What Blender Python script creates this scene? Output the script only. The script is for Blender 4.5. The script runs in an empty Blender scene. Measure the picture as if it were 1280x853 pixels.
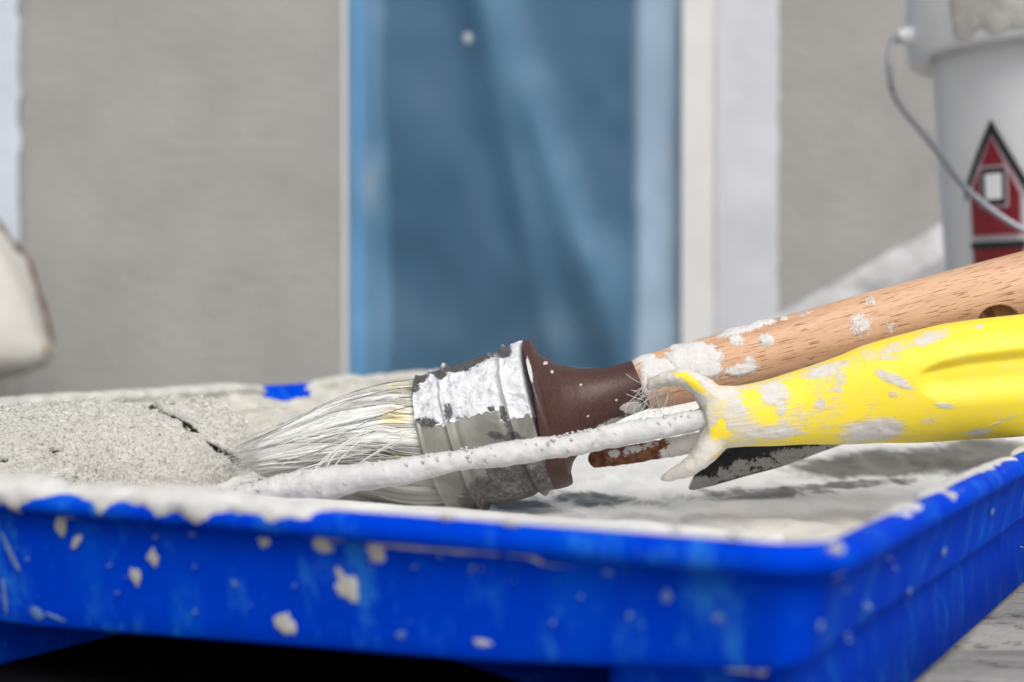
import bpy, math, random
import numpy as np
from mathutils import Vector

random.seed(7)
RNG = np.random.default_rng(11)
S = bpy.context.scene
COL = S.collection
R = math.radians

# ------------------------------------------------------------------ camera
F = 1850.0                                   # focal length in photograph pixels (1280 wide)
PITCH = math.atan(31.5 / F)
CAM = np.array([0.0, 0.0, 0.08])
cam_d = bpy.data.cameras.new('camera')
cam = bpy.data.objects.new('camera', cam_d)
COL.objects.link(cam)
cam.location = CAM
cam.rotation_euler = (R(90) - PITCH, 0, 0)
cam_d.sensor_width = 36.0
cam_d.lens = F * 36.0 / 1280.0
cam_d.clip_start = 0.01
cam_d.clip_end = 200
cam_d.dof.use_dof = True
cam_d.dof.focus_distance = 0.432
cam_d.dof.aperture_fstop = 11.4
cam_d.dof.aperture_blades = 9
S.camera = cam

# ------------------------------------------------------------------ light: bright overcast
SUN_EL, SUN_AZ = R(45), R(162)              # azimuth clockwise from +Y: behind the camera, to its right
w = bpy.data.worlds.new('World')
S.world = w
w.use_nodes = True
nt = w.node_tree
bg = nt.nodes['Background']
sky = nt.nodes.new('ShaderNodeTexSky')
sky.sky_type = 'NISHITA'
sky.sun_disc = False
sky.sun_elevation = SUN_EL
sky.sun_rotation = SUN_AZ
sky.air_density = 1.0
sky.dust_density = 4.0
hs = nt.nodes.new('ShaderNodeHueSaturation')
hs.inputs['Saturation'].default_value = 0.22   # cloud cover: nearly grey
nt.links.new(sky.outputs[0], hs.inputs['Color'])
nt.links.new(hs.outputs[0], bg.inputs[0])
bg.inputs[1].default_value = 0.12
sl = bpy.data.lights.new('sun', 'SUN')
sl.energy = 1.5
sl.angle = R(34)
sl.color = (1.0, 0.965, 0.92)
so = bpy.data.objects.new('sun', sl)
COL.objects.link(so)
sd = Vector((math.sin(SUN_AZ) * math.cos(SUN_EL), math.cos(SUN_AZ) * math.cos(SUN_EL), math.sin(SUN_EL)))
so.rotation_euler = sd.to_track_quat('Z', 'Y').to_euler()
so.location = (0, -2, 5)
S.view_settings.view_transform = 'Standard'
S.view_settings.look = 'None'
S.view_settings.gamma = 1.0
S.view_settings.exposure = 0.30
S.view_settings.use_curve_mapping = False
S.cycles.use_denoising = True
S.cycles.max_bounces = 8

# ------------------------------------------------------------------ helpers
def at(px, py, d):
    """point seen at photograph pixel (px,py) at d metres from the camera"""
    x = (px - 640.0) / F
    y = (426.5 - py) / F
    c, s = math.cos(PITCH), math.sin(PITCH)
    return CAM + d * np.array([x, c + y * s, -s + y * c])

def proj(P):
    P = np.asarray(P) - CAM
    c, s = math.cos(PITCH), math.sin(PITCH)
    f = P[..., 1] * c - P[..., 2] * s
    u = P[..., 1] * s + P[..., 2] * c
    return 640 + F * P[..., 0] / f, 426.5 - F * u / f

_T = np.random.default_rng(5).random((64, 64, 64))
def vnoise(P):
    P = np.asarray(P, float)
    i = np.floor(P).astype(int)
    f = P - i
    f = f * f * (3 - 2 * f)
    out = 0
    for dx in (0, 1):
        for dy in (0, 1):
            for dz in (0, 1):
                wgt = (f[..., 0] if dx else 1 - f[..., 0]) * (f[..., 1] if dy else 1 - f[..., 1]) * (f[..., 2] if dz else 1 - f[..., 2])
                out = out + wgt * _T[(i[..., 0] + dx) & 63, (i[..., 1] + dy) & 63, (i[..., 2] + dz) & 63]
    return out
def fbm(P, scale, octs=4, gain=0.5):
    P = np.asarray(P, float) * scale
    a, t, n = 1.0, 0.0, 0.0
    for o in range(octs):
        t = t + a * vnoise(P + 17.3 * o)
        n += a
        P = P * 2.03
        a *= gain
    return t / n
def sm(x, a, b):
    t = np.clip((x - a) / (b - a), 0, 1)
    return t * t * (3 - 2 * t)

def mk(name, V, Fc, mat, parent=None, smooth=True, attrs=None, uv=None):
    V = np.asarray(V, float)
    base = np.array(parent['_base']) if parent is not None else np.zeros(3)
    me = bpy.data.meshes.new(name)
    if isinstance(Fc, np.ndarray):
        n, k = Fc.shape
        me.vertices.add(len(V))
        me.vertices.foreach_set('co', (V - base).astype(np.float32).ravel())
        me.loops.add(n * k)
        me.loops.foreach_set('vertex_index', Fc.astype(np.int32).ravel())
        me.polygons.add(n)
        me.polygons.foreach_set('loop_start', np.arange(0, n * k, k, dtype=np.int32))
        me.polygons.foreach_set('loop_total', np.full(n, k, dtype=np.int32))
        me.update(calc_edges=True)
        me.validate()
    else:
        me.from_pydata([tuple(v) for v in (V - base)], [], [tuple(f) for f in Fc])
    # closed shapes face outwards, open sheets face the sky or the camera side
    nf = len(me.polygons)
    ar = np.empty(nf, np.float32); me.polygons.foreach_get('area', ar)
    no = np.empty(nf * 3, np.float32); me.polygons.foreach_get('normal', no); no = no.reshape(-1, 3)
    ce = np.empty(nf * 3, np.float32); me.polygons.foreach_get('center', ce); ce = ce.reshape(-1, 3)
    if np.linalg.norm((no * ar[:, None]).sum(0)) > 0.25 * ar.sum():
        sgn = ((no * ar[:, None]).sum(0) * np.array([0, -1, 1])).sum()
    else:
        sgn = ((ce - (V - base).mean(0)) * no).sum(1) @ ar
    if name == 'tray_shell':
        sgn = -sgn
    if sgn < 0:
        me.flip_normals()
    if smooth:
        me.polygons.foreach_set('use_smooth', np.ones(len(me.polygons), dtype=bool))
    for k, a in (attrs or {}).items():
        at_ = me.attributes.new(k, 'FLOAT', 'POINT')
        at_.data.foreach_set('value', np.asarray(a, np.float32).ravel())
    if uv is not None:
        at_ = me.attributes.new('along', 'FLOAT_VECTOR', 'POINT')
        at_.data.foreach_set('vector', np.asarray(uv, np.float32).ravel())
    me.materials.append(mat)
    o = bpy.data.objects.new(name, me)
    COL.objects.link(o)
    if parent is not None:
        o.parent = parent
        o['_base'] = [float(b) for b in base]
    else:
        o['_base'] = [0.0, 0.0, 0.0]
    return o

def thing(name, label, cat, base, group=None):
    o = bpy.data.objects.new(name, None)
    COL.objects.link(o)
    o.empty_display_size = 0.02
    o.location = tuple(float(b) for b in base)
    o['_base'] = [float(b) for b in base]
    o['label'] = label
    o['category'] = cat
    if group:
        o['group'] = group
    return o
def tag(o, label, cat):
    o['label'] = label
    o['category'] = cat
    return o
def struct(o):
    o['kind'] = 'structure'
    return o

def grid_faces(nr, ns, wrap=True, off=0):
    i = np.arange(nr - 1)[:, None]
    j = np.arange(ns if wrap else ns - 1)[None, :]
    j2 = (j + 1) % ns
    a = i * ns + j; b = i * ns + j2; c = (i + 1) * ns + j2; d = (i + 1) * ns + j
    return np.stack([a, b, c, d], -1).reshape(-1, 4) + off

def smooth_path(P, n, extra=None):
    """Catmull-Rom through P (and matching scalar columns), resampled evenly to n points"""
    P = np.asarray(P, float)
    X = P if extra is None else np.hstack([P, np.asarray(extra, float)])
    m = len(X)
    out = []
    for i in range(m - 1):
        p0 = X[max(i - 1, 0)]; p1 = X[i]; p2 = X[i + 1]; p3 = X[min(i + 2, m - 1)]
        t = np.linspace(0, 1, 24, endpoint=False)[:, None]
        out.append(0.5 * ((2 * p1) + (-p0 + p2) * t + (2 * p0 - 5 * p1 + 4 * p2 - p3) * t ** 2 + (-p0 + 3 * p1 - 3 * p2 + p3) * t ** 3))
    out.append(X[-1:])
    X = np.vstack(out)
    k = P.shape[1]
    s = np.concatenate([[0], np.cumsum(np.linalg.norm(np.diff(X[:, :k], axis=0), axis=1))])
    q = np.linspace(0, s[-1], n)
    Y = np.stack([np.interp(q, s, X[:, c]) for c in range(X.shape[1])], 1)
    return (Y[:, :k], q) if extra is None else (Y[:, :k], Y[:, k:], q)

def frames(C, side=(0, -1, 0)):
    """per-point tangent, A (towards side, i.e. the camera) and B (upwards)"""
    T = np.gradient(C, axis=0)
    T /= np.linalg.norm(T, axis=1)[:, None]
    sd_ = np.tile(np.asarray(side, float), (len(C), 1))
    A = sd_ - (sd_ * T).sum(1)[:, None] * T
    A /= np.linalg.norm(A, axis=1)[:, None]
    B = np.cross(T, A)
    flip = np.where(B[:, 2] < 0, -1.0, 1.0)[:, None]
    return T, A, B * flip

def loft(C, ra, rb, ns, side=(0, -1, 0), power=2.0):
    """elliptic sections: ra towards side, rb upwards. returns pts[nr,ns,3], normals, angle"""
    T, A, B = frames(C, side)
    th = np.linspace(0, 2 * np.pi, ns, endpoint=False)
    c, s = np.cos(th), np.sin(th)
    e = 2.0 / power
    cx = np.sign(c) * np.abs(c) ** e
    sy = np.sign(s) * np.abs(s) ** e
    ra = np.broadcast_to(np.asarray(ra, float), (len(C),)); rb = np.broadcast_to(np.asarray(rb, float), (len(C),))
    P = C[:, None, :] + A[:, None, :] * (ra[:, None] * cx)[..., None] + B[:, None, :] * (rb[:, None] * sy)[..., None]
    N = A[:, None, :] * (c[None, :] / np.maximum(ra[:, None], 1e-5))[..., None] + B[:, None, :] * (s[None, :] / np.maximum(rb[:, None], 1e-5))[..., None]
    N /= np.linalg.norm(N, axis=2)[..., None]
    return P, N, th

def loft_mesh(P, cap0=True, cap1=True):
    nr, ns = P.shape[:2]
    V = P.reshape(-1, 3)
    Fc = grid_faces(nr, ns)
    ex = []
    n = len(V)
    if cap0:
        V = np.vstack([V, P[0].mean(0)]); a = n; n += 1
        j = np.arange(ns); ex.append(np.stack([np.full(ns, a), (j + 1) % ns, j, j], 1))
    if cap1:
        V = np.vstack([V, P[-1].mean(0)]); a = n; n += 1
        j = np.arange(ns) + (nr - 1) * ns; k = (np.arange(ns) + 1) % ns + (nr - 1) * ns
        ex.append(np.stack([np.full(ns, a), j, k, k], 1))
    faces = [tuple(f) for f in Fc]
    for e in ex:
        faces += [tuple(f[:3]) for f in e]
    return V, faces
def pad(a, P, cap0=True, cap1=True):
    """per-vertex attribute for loft_mesh output"""
    a = np.asarray(a, float)
    flat = a.reshape(-1) if a.ndim == 2 else a.reshape(-1, a.shape[-1])
    ex = []
    if cap0: ex.append(a[0].mean(0))
    if cap1: ex.append(a[-1].mean(0))
    if not ex: return flat
    return np.concatenate([flat, np.array(ex).reshape((len(ex),) + flat.shape[1:])])

def strands(paths, radii, ns=3):
    """many thin tubes in one mesh: paths list of (n,3), radii list"""
    Vs, Fs, off = [], [], 0
    for C, r in zip(paths, radii):
        n = len(C)
        T = np.gradient(C, axis=0); T /= np.linalg.norm(T, axis=1)[:, None] + 1e-12
        ref = np.array([0.3, -0.8, 0.52])
        A = np.cross(T, ref); A /= np.linalg.norm(A, axis=1)[:, None] + 1e-9
        B = np.cross(T, A)
        th = np.linspace(0, 2 * np.pi, ns, endpoint=False)
        rr = np.asarray(r) * np.ones(n)
        P = C[:, None] + rr[:, None, None] * (A[:, None] * np.cos(th)[None, :, None] + B[:, None] * np.sin(th)[None, :, None])
        Vs.append(P.reshape(-1, 3)); Fs.append(grid_faces(n, ns, True, off)); off += n * ns
    return np.vstack(Vs), np.vstack(Fs)

def blobs(px, py, L):
    """largest of several soft elliptical patches given as (x,y,rx,ry,strength[,angle])"""
    m = np.zeros_like(px)
    for b in L:
        x, y, rx, ry, st = b[:5]
        an = R(b[5]) if len(b) > 5 else 0
        dx, dy = px - x, py - y
        u = (dx * math.cos(an) + dy * math.sin(an)) / rx
        v = (-dx * math.sin(an) + dy * math.cos(an)) / ry
        m = np.maximum(m, st * np.clip(1.5 - np.sqrt(u * u + v * v), 0, 1))
    return m

# ------------------------------------------------------------------ materials
class M:
    def __init__(self, name):
        self.m = bpy.data.materials.new(name)
        self.m.use_nodes = True
        self.t = self.m.node_tree
        self.b = self.t.nodes['Principled BSDF']
        self.out = self.t.nodes['Material Output']
    def n(self, k, **kw):
        nd = self.t.nodes.new(k)
        for a, v in kw.items():
            setattr(nd, a, v)
        return nd
    def l(self, a, b): self.t.links.new(a, b)
    def coord(self, scale=(1, 1, 1), src='Object'):
        if src == 'along':
            tc = self.n('ShaderNodeAttribute', attribute_name='along').outputs['Vector']
        else:
            tc = self.n('ShaderNodeTexCoord').outputs[src]
        mp = self.n('ShaderNodeMapping')
        mp.inputs['Scale'].default_value = scale
        self.l(tc, mp.inputs[0])
        return mp.outputs[0]
    def noise(self, scale, detail=4, rough=0.55, vec=None, dist=0):
        nd = self.n('ShaderNodeTexNoise')
        nd.inputs['Scale'].default_value = scale
        nd.inputs['Detail'].default_value = detail
        nd.inputs['Roughness'].default_value = rough
        nd.inputs['Distortion'].default_value = dist
        self.l(vec if vec is not None else self.coord(), nd.inputs['Vector'])
        return nd.outputs['Fac']
    def ramp(self, fac, stops, inter='LINEAR'):
        r = self.n('ShaderNodeValToRGB')
        r.color_ramp.interpolation = inter
        e = r.color_ramp.elements
        e[0].position, e[0].color = stops[0][0], rgba(stops[0][1])
        e[1].position, e[1].color = stops[-1][0], rgba(stops[-1][1])
        for p, c in stops[1:-1]:
            x = e.new(p); x.color = rgba(c)
        self.l(fac, r.inputs[0])
        return r.outputs[0]
    def math(self, op, a, b=None, clamp=False):
        nd = self.n('ShaderNodeMath', operation=op)
        nd.use_clamp = clamp
        for i, v in enumerate((a, b)):
            if v is None: continue
            if isinstance(v, (int, float)): nd.inputs[i].default_value = v
            else: self.l(v, nd.inputs[i])
        return nd.outputs[0]
    def mix(self, fac, a, b, mode='MIX'):
        nd = self.n('ShaderNodeMix', data_type='RGBA', blend_type=mode)
        for k, v in ((0, fac), (6, a), (7, b)):
            if isinstance(v, (int, float)): nd.inputs[k].default_value = v
            elif isinstance(v, (tuple, list)): nd.inputs[k].default_value = rgba(v)
            else: self.l(v, nd.inputs[k])
        return nd.outputs[2]
    def attr(self, name): return self.n('ShaderNodeAttribute', attribute_name=name).outputs['Fac']
    def bump(self, h, strength=0.5, dist=0.001):
        b = self.n('ShaderNodeBump')
        b.inputs['Strength'].default_value = strength
        b.inputs['Distance'].default_value = dist
        self.l(h, b.inputs['Height'])
        prev = self.b.inputs['Normal'].links
        if prev: self.l(prev[0].from_socket, b.inputs['Normal'])
        self.l(b.outputs[0], self.b.inputs['Normal'])
    def set(self, color=None, rough=None, metal=None, spec=None):
        for k, v in (('Base Color', color), ('Roughness', rough), ('Metallic', metal), ('Specular IOR Level', spec)):
            if v is None: continue
            if isinstance(v, (int, float)): self.b.inputs[k].default_value = v
            elif isinstance(v, (tuple, list)): self.b.inputs[k].default_value = rgba(v)
            else: self.l(v, self.b.inputs[k])
        return self
def rgba(c):
    return (c, c, c, 1) if isinstance(c, (int, float)) else (c[0], c[1], c[2], 1)
def step(m, v, a, b):
    nd = m.n('ShaderNodeMapRange', interpolation_type='SMOOTHSTEP')
    nd.inputs[1].default_value = a; nd.inputs[2].default_value = b
    m.l(v, nd.inputs[0])
    return nd.outputs[0]

def plain(name, color, rough=0.6, var=0.12, scale=60, bump=0.2, bscale=400, bdist=0.0004, metal=0, spec=None):
    m = M(name)
    n = m.noise(scale, 5)
    dark = tuple(x * (1 - var) for x in color); lite = tuple(min(1, x * (1 + var)) for x in color)
    m.set(m.ramp(n, [(0.3, dark), (0.7, lite)]), rough, metal, spec)
    m.bump(m.noise(bscale, 4), bump, bdist)
    return m.m

WHITE = (0.78, 0.78, 0.76)
# dried white-grey filler
def mat_crust():
    m = M('dried_filler_white')
    n = m.noise(220, 6)
    m.set(m.ramp(n, [(0.25, (0.50, 0.495, 0.475)), (0.75, (0.68, 0.675, 0.66))]), 0.75)
    m.bump(m.noise(900, 5, 0.65), 0.6, 0.0007)
    return m.m
# paint pooled in the tray: wet and white, turning to dry sandy grey up the left wall (attribute dry)
def mat_pool():
    m = M('pooled_paint')
    d, gy = m.attr('dry'), m.attr('grey')
    wet = m.ramp(m.noise(45, 5), [(0.3, (0.66, 0.65, 0.62)), (0.7, (0.77, 0.76, 0.735))])
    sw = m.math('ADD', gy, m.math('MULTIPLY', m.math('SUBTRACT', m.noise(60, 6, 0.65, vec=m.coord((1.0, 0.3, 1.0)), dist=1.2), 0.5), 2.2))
    wet = m.mix(step(m, sw, 0.45, 1.0), wet, m.ramp(m.noise(90, 5, 0.6, vec=m.coord((1.0, 0.3, 1.0)), dist=0.8), [(0.3, (0.055, 0.052, 0.044)), (0.7, (0.15, 0.146, 0.13))]))  # grey attribute: darker paint that carries shade and reflection of the handles
    sp = m.noise(1500, 3, 0.7)
    dry = m.mix(step(m, sp, 0.55, 0.68), m.ramp(m.noise(120, 5), [(0.3, (0.54, 0.52, 0.455)), (0.7, (0.69, 0.67, 0.60))]), (0.2, 0.19, 0.17))
    m.set(m.mix(d, wet, dry), m.math('ADD', m.math('MULTIPLY', d, 0.50), 0.32), spec=0.2)
    m.b.inputs['IOR'].default_value = 1.3
    m.bump(m.math('MULTIPLY', m.math('SUBTRACT', 1.0, d), m.noise(300, 5, 0.55, vec=m.coord((1.0, 0.3, 1.0)), dist=1.0)), 0.35, 0.0014)
    m.bump(m.math('MULTIPLY', d, m.noise(1300, 4, 0.7)), 0.9, 0.001)
    return m.m
def mat_nap():
    m = M('caked_grey_nap')
    sp = m.noise(1500, 3, 0.7)
    c = m.ramp(m.noise(90, 5), [(0.3, (0.62, 0.605, 0.55)), (0.7, (0.77, 0.755, 0.695))])
    c = m.mix(step(m, sp, 0.55, 0.68), c, (0.17, 0.165, 0.15))
    c = m.mix(m.math('MULTIPLY', step(m, m.math('ADD', m.noise(620, 4, 0.7), m.math('MULTIPLY', m.math('SUBTRACT', m.noise(70, 3), 0.5), 0.35)), 0.58, 0.70), 0.85), c, (0.16, 0.15, 0.12))
    c = m.mix(step(m, m.attr('crack'), 0.25, 0.6), c, (0.012, 0.013, 0.008))
    m.set(c, 0.9)
    m.bump(m.noise(1100, 5, 0.75), 1.0, 0.0014)
    return m.m
def mat_tuft():
    m = M('nap_fibres')
    t = m.attr('tone')
    m.set(m.ramp(t, [(0.0, (0.10, 0.095, 0.08)), (0.22, (0.5, 0.49, 0.44)), (1.0, (0.84, 0.83, 0.78))]), 0.85)
    return m.m
def mat_tray():
    m = M('blue_plastic')
    n = m.noise(26, 4)
    streak = m.noise(60, 4, vec=m.coord((1.0, 1.0, 0.14)))
    c = m.mix(n, (0.0, 0.034, 0.46), (0.0, 0.052, 0.62))
    c = m.mix(m.math('MULTIPLY', step(m, streak, 0.52, 0.72), 0.5), c, (0.002, 0.095, 0.62))
    c = m.mix(m.math('MULTIPLY', step(m, m.noise(85, 7, 0.8, vec=m.coord((1.0, 1.0, 0.45))), 0.50, 0.68), 0.8), c, (0.022, 0.17, 0.60))
    c = m.mix(m.math('MULTIPLY', step(m, m.noise(420, 5, 0.75), 0.64, 0.76), 0.7), c, (0.14, 0.26, 0.50))
    c = m.mix(m.math('MULTIPLY', step(m, m.noise(75, 5, 0.7), 0.60, 0.75), 0.6), c, (0.0, 0.022, 0.33))
    m.set(c, m.math('ADD', 0.42, m.math('MULTIPLY', n, 0.2)), spec=0.12)
    m.b.inputs['IOR'].default_value = 1.09
    m.bump(m.noise(180, 4), 0.15, 0.0006)
    return m.m
def mat_grip():
    m = M('yellow_plastic_with_paint')
    a = m.attr('mask')
    st = m.noise(1.0, 6, 0.75, vec=m.coord((130, 1500, 130), 'along'), dist=0.5)
    md = m.noise(150, 5, 0.7)
    sp = m.noise(900, 4, 0.7)
    e = m.math('ADD', m.math('MULTIPLY', m.math('SUBTRACT', st, 0.5), 1.5), m.math('MULTIPLY', m.math('SUBTRACT', md, 0.5), 1.3))
    e = m.math('ADD', e, m.math('MULTIPLY', m.math('SUBTRACT', sp, 0.5), 0.7))
    f = step(m, m.math('ADD', a, e), 0.24, 0.86)
    y = m.mix(m.noise(50, 4), (0.84, 0.645, 0.036), (0.88, 0.69, 0.050))
    y = m.mix(m.math('MULTIPLY', step(m, m.noise(240, 6, 0.75), 0.48, 0.72), 0.45), y, (0.72, 0.60, 0.20))
    g = m.mix(st, (0.50, 0.48, 0.45), (0.70, 0.68, 0.66))
    m.set(m.mix(m.math('MULTIPLY', f, 0.96), y, g), m.math('ADD', 0.44, m.math('MULTIPLY', f, 0.40)), spec=0.3)
    m.bump(m.math('MULTIPLY', st, m.math('ADD', f, 0.06)), 0.55, 0.0005)
    return m.m
def mat_wood():
    m = M('beech_wood')
    big = m.noise(1.0, 4, vec=m.coord((18, 170, 1), 'along'))
    c = m.ramp(big, [(0.25, (0.42, 0.225, 0.13)), (0.5, (0.58, 0.36, 0.225)), (0.75, (0.68, 0.445, 0.30))])
    fl = m.noise(1.0, 2, 0.4, vec=m.coord((150, 2300, 1), 'along'))
    c = m.mix(m.math('MULTIPLY', step(m, fl, 0.60, 0.67), 0.8), c, (0.17, 0.06, 0.025))
    fl2 = m.noise(1.0, 2, 0.4, vec=m.coord((260, 3800, 1), 'along'))
    c = m.mix(m.math('MULTIPLY', step(m, fl2, 0.55, 0.68), 0.4), c, (0.34, 0.16, 0.08))
    a = m.attr('mask')
    sp = m.math('ADD', m.math('MULTIPLY', m.math('SUBTRACT', m.noise(300, 6, 0.8), 0.5), 1.5), m.math('MULTIPLY', m.math('SUBTRACT', m.noise(1500, 3, 0.7), 0.5), 1.1))
    f = step(m, m.math('ADD', a, sp), 0.42, 0.56)
    g = m.mix(m.noise(900, 4), (0.52, 0.52, 0.515), (0.70, 0.70, 0.70))
    m.set(m.mix(m.math('MULTIPLY', f, 0.93), c, g), m.math('ADD', 0.5, m.math('MULTIPLY', f, 0.2)), spec=0.3)
    m.bump(m.math('MULTIPLY', f, m.noise(800, 4)), 0.5, 0.0005)
    m.bump(m.math('SUBTRACT', 1.0, fl), 0.25, 0.0003)
    return m.m
def mat_ferrule():
    m = M('tin_with_paint')
    a, g = m.attr('mask'), m.attr('wet')
    sp = m.math('ADD', m.math('MULTIPLY', m.math('SUBTRACT', m.noise(300, 6, 0.8, dist=0.6), 0.5), 1.7), m.math('MULTIPLY', m.math('SUBTRACT', m.noise(1400, 3, 0.7), 0.5), 0.9))
    f = step(m, m.math('ADD', a, sp), 0.40, 0.50)
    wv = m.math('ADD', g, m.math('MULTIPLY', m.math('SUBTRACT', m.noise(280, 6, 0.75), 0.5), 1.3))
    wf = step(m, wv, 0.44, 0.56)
    metal = m.ramp(m.noise(500, 6, 0.7), [(0.3, (0.05, 0.047, 0.045)), (0.7, (0.19, 0.183, 0.18))])
    wht = m.ramp(m.noise(170, 6, 0.7, dist=1.0), [(0.28, (0.36, 0.355, 0.35)), (0.40, (0.60, 0.61, 0.64)), (0.58, (0.76, 0.77, 0.795)), (0.75, (0.58, 0.605, 0.68))])
    wet = m.ramp(m.noise(70, 5, 0.6, dist=0.8), [(0.3, (0.15, 0.146, 0.126)), (0.7, (0.27, 0.265, 0.235))])  # grey wet coat, deepened to carry the shade of the underside
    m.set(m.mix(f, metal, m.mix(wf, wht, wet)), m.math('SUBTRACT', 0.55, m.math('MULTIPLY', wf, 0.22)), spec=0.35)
    m.l(m.math('MULTIPLY', m.math('SUBTRACT', 1.0, f), 0.5), m.b.inputs['Metallic'])
    m.bump(m.math('MULTIPLY', m.math('SUBTRACT', 1.0, wf), m.noise(380, 6, 0.7, dist=1.2)), 0.7, 0.0014)
    return m.m
def mat_masked(name, base, base2, paint, lo=0.42, hi=0.54, rough=0.4, scale=380, amp=0.9, bd=0.0006):
    m = M(name)
    a = m.attr('mask')
    sp = m.math('ADD', m.math('MULTIPLY', m.math('SUBTRACT', m.noise(scale, 6, 0.78, dist=0.5), 0.5), amp), m.math('MULTIPLY', m.math('SUBTRACT', m.noise(1500, 3, 0.7), 0.5), amp * 0.6))
    f = step(m, m.math('ADD', a, sp), lo, hi)
    b = m.mix(step(m, m.noise(scale * 1.3, 6, 0.7), 0.35, 0.65), base, base2)
    p = m.mix(m.noise(260, 5), tuple(x * 0.7 for x in paint), paint)
    m.set(m.mix(f, b, p), m.math('ADD', rough, m.math('MULTIPLY', f, 0.3)), spec=0.35)
    m.bump(m.noise(900, 4), 0.35, 0.0004)
    return m.m
def mat_bristle():
    m = M('paint_caked_bristle')
    m.set(m.ramp(m.attr('tone'), [(0.0, (0.06, 0.055, 0.05)), (0.12, (0.14, 0.13, 0.12)), (0.2, (0.52, 0.515, 0.49)), (0.7, (0.80, 0.795, 0.77)),
                                  (0.85, (0.80, 0.72, 0.46)), (1.0, (0.86, 0.81, 0.60))]), 0.55)
    return m.m
def mat_core():
    m = M('bristle_paint_body')
    st = m.noise(1.0, 5, 0.7, vec=m.coord((14, 900, 1), 'along'))
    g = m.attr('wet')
    c = m.ramp(st, [(0.26, (0.34, 0.335, 0.31)), (0.34, (0.76, 0.755, 0.73)), (0.75, (0.84, 0.835, 0.81))])
    c = m.mix(m.math('MULTIPLY', m.attr('gap'), 0.6), c, (0.10, 0.095, 0.08))
    c = m.mix(m.math('MULTIPLY', m.attr('root'), step(m, st, 0.40, 0.55)), c, (0.80, 0.70, 0.40))
    c = m.mix(g, c, m.ramp(st, [(0.2, (0.27, 0.265, 0.235)), (0.8, (0.36, 0.355, 0.32))]))  # grey paint underneath, its tone includes painted shade
    m.set(c, 0.5)
    m.bump(st, 0.2, 0.0003)
    return m.m
def mat_render_wall():
    m = M('grey_wall_render')
    c = m.ramp(m.noise(9, 6, 0.6), [(0.3, (0.265, 0.261, 0.248)), (0.7, (0.325, 0.320, 0.304))])
    m.set(c, 0.95)
    m.bump(m.noise(90, 6, 0.6), 0.5, 0.006)
    return m.m
def mat_film():
    m = M('blue_masking_film')
    n = m.noise(5, 4, vec=m.coord((1.6, 1.0, 0.8)), dist=0.4)
    mk_ = m.attr('milky')
    m.set(m.mix(mk_, (0.155, 0.335, 0.52), (0.36, 0.47, 0.57)), 0.36)
    tr = m.n('ShaderNodeBsdfTransparent'); tr.inputs[0].default_value = (0.30, 0.62, 0.92, 1)
    mx = m.n('ShaderNodeMixShader')
    # where the film lies in folds there are more layers of it
    m.l(m.math('ADD', m.math('ADD', 0.21, m.math('MULTIPLY', n, 0.16)), m.math('ADD', m.math('MULTIPLY', m.attr('layers'), 0.26), m.math('MULTIPLY', mk_, 0.28))), mx.inputs[0])
    m.l(tr.outputs[0], mx.inputs[1]); m.l(m.b.outputs[0], mx.inputs[2])
    m.l(mx.outputs[0], m.out.inputs[0])
    return m.m

CRUST, POOL, NAP, TUFT, TRAY = mat_crust(), mat_pool(), mat_nap(), mat_tuft(), mat_tray()
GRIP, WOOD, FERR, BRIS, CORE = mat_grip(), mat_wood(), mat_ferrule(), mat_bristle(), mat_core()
COLLAR = mat_masked('brown_plastic', (0.048, 0.022, 0.018), (0.070, 0.032, 0.026), (0.6, 0.57, 0.54), rough=0.45, scale=700, amp=1.0, bd=0.0003)
BLACKP = mat_masked('black_plastic_with_paint', (0.006, 0.006, 0.007), (0.02, 0.02, 0.02), (0.50, 0.485, 0.455), rough=0.35, scale=240, amp=1.7)
RUST = mat_masked('rusty_steel', (0.10, 0.035, 0.014), (0.26, 0.11, 0.05), (0.74, 0.72, 0.68), rough=0.8, scale=330, amp=2.4)
ROD = plain('paint_caked_rod', (0.51, 0.508, 0.495), 0.75, 0.16, 160, 0.45, 700, 0.0006)
FAINT = plain('thin_pale_smear', (0.10, 0.19, 0.42), 0.6, 0.25, 200, 0.1, 500)
SPLAT = plain('dried_splash', (0.46, 0.455, 0.42), 0.7, 0.15, 300, 0.4, 700)
WALL, FILM = mat_render_wall(), mat_film()
POSTW = plain('warm_white_frame', (0.55, 0.548, 0.542), 0.5, 0.05, 20, 0.2, 60)
TAPEW = plain('cool_white_masking', (0.465, 0.475, 0.51), 0.6, 0.06, 12, 0.4, 30, 0.004)
GLASS = M('dark_window_glass').set((0.012, 0.02, 0.03), 0.08).m
BUCKW = plain('white_bucket_plastic', (0.66, 0.67, 0.69), 0.32, 0.04, 15, 0.1, 40)
WIRE = plain('galvanised_wire', (0.25, 0.26, 0.28), 0.45, 0.08, 200, 0.1, 500, metal=0.85)
RED = plain('emblem_red', (0.19, 0.004, 0.013), 0.4, 0.06, 30, 0.0)
BLK = plain('emblem_black', (0.008, 0.01, 0.011), 0.4, 0.06, 30, 0.0)
PINKW = plain('emblem_pale', (0.55, 0.42, 0.47), 0.4, 0.03, 30, 0.0)
WHT = plain('emblem_white', (0.78, 0.80, 0.82), 0.4, 0.03, 30, 0.0)
SMEAR = plain('grey_paint_smear', (0.44, 0.43, 0.40), 0.5, 0.15, 40, 0.7, 60, 0.003)
CLOTH = plain('cream_cloth', (0.54, 0.525, 0.48), 0.9, 0.10, 14, 0.5, 60, 0.004)
BROWN = plain('brown_trim', (0.15, 0.105, 0.08), 0.8, 0.3, 60, 0.4, 150)
PLANKG = plain('grey_board', (0.26, 0.26, 0.26), 0.85, 0.2, 25, 0.4, 120)
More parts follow.
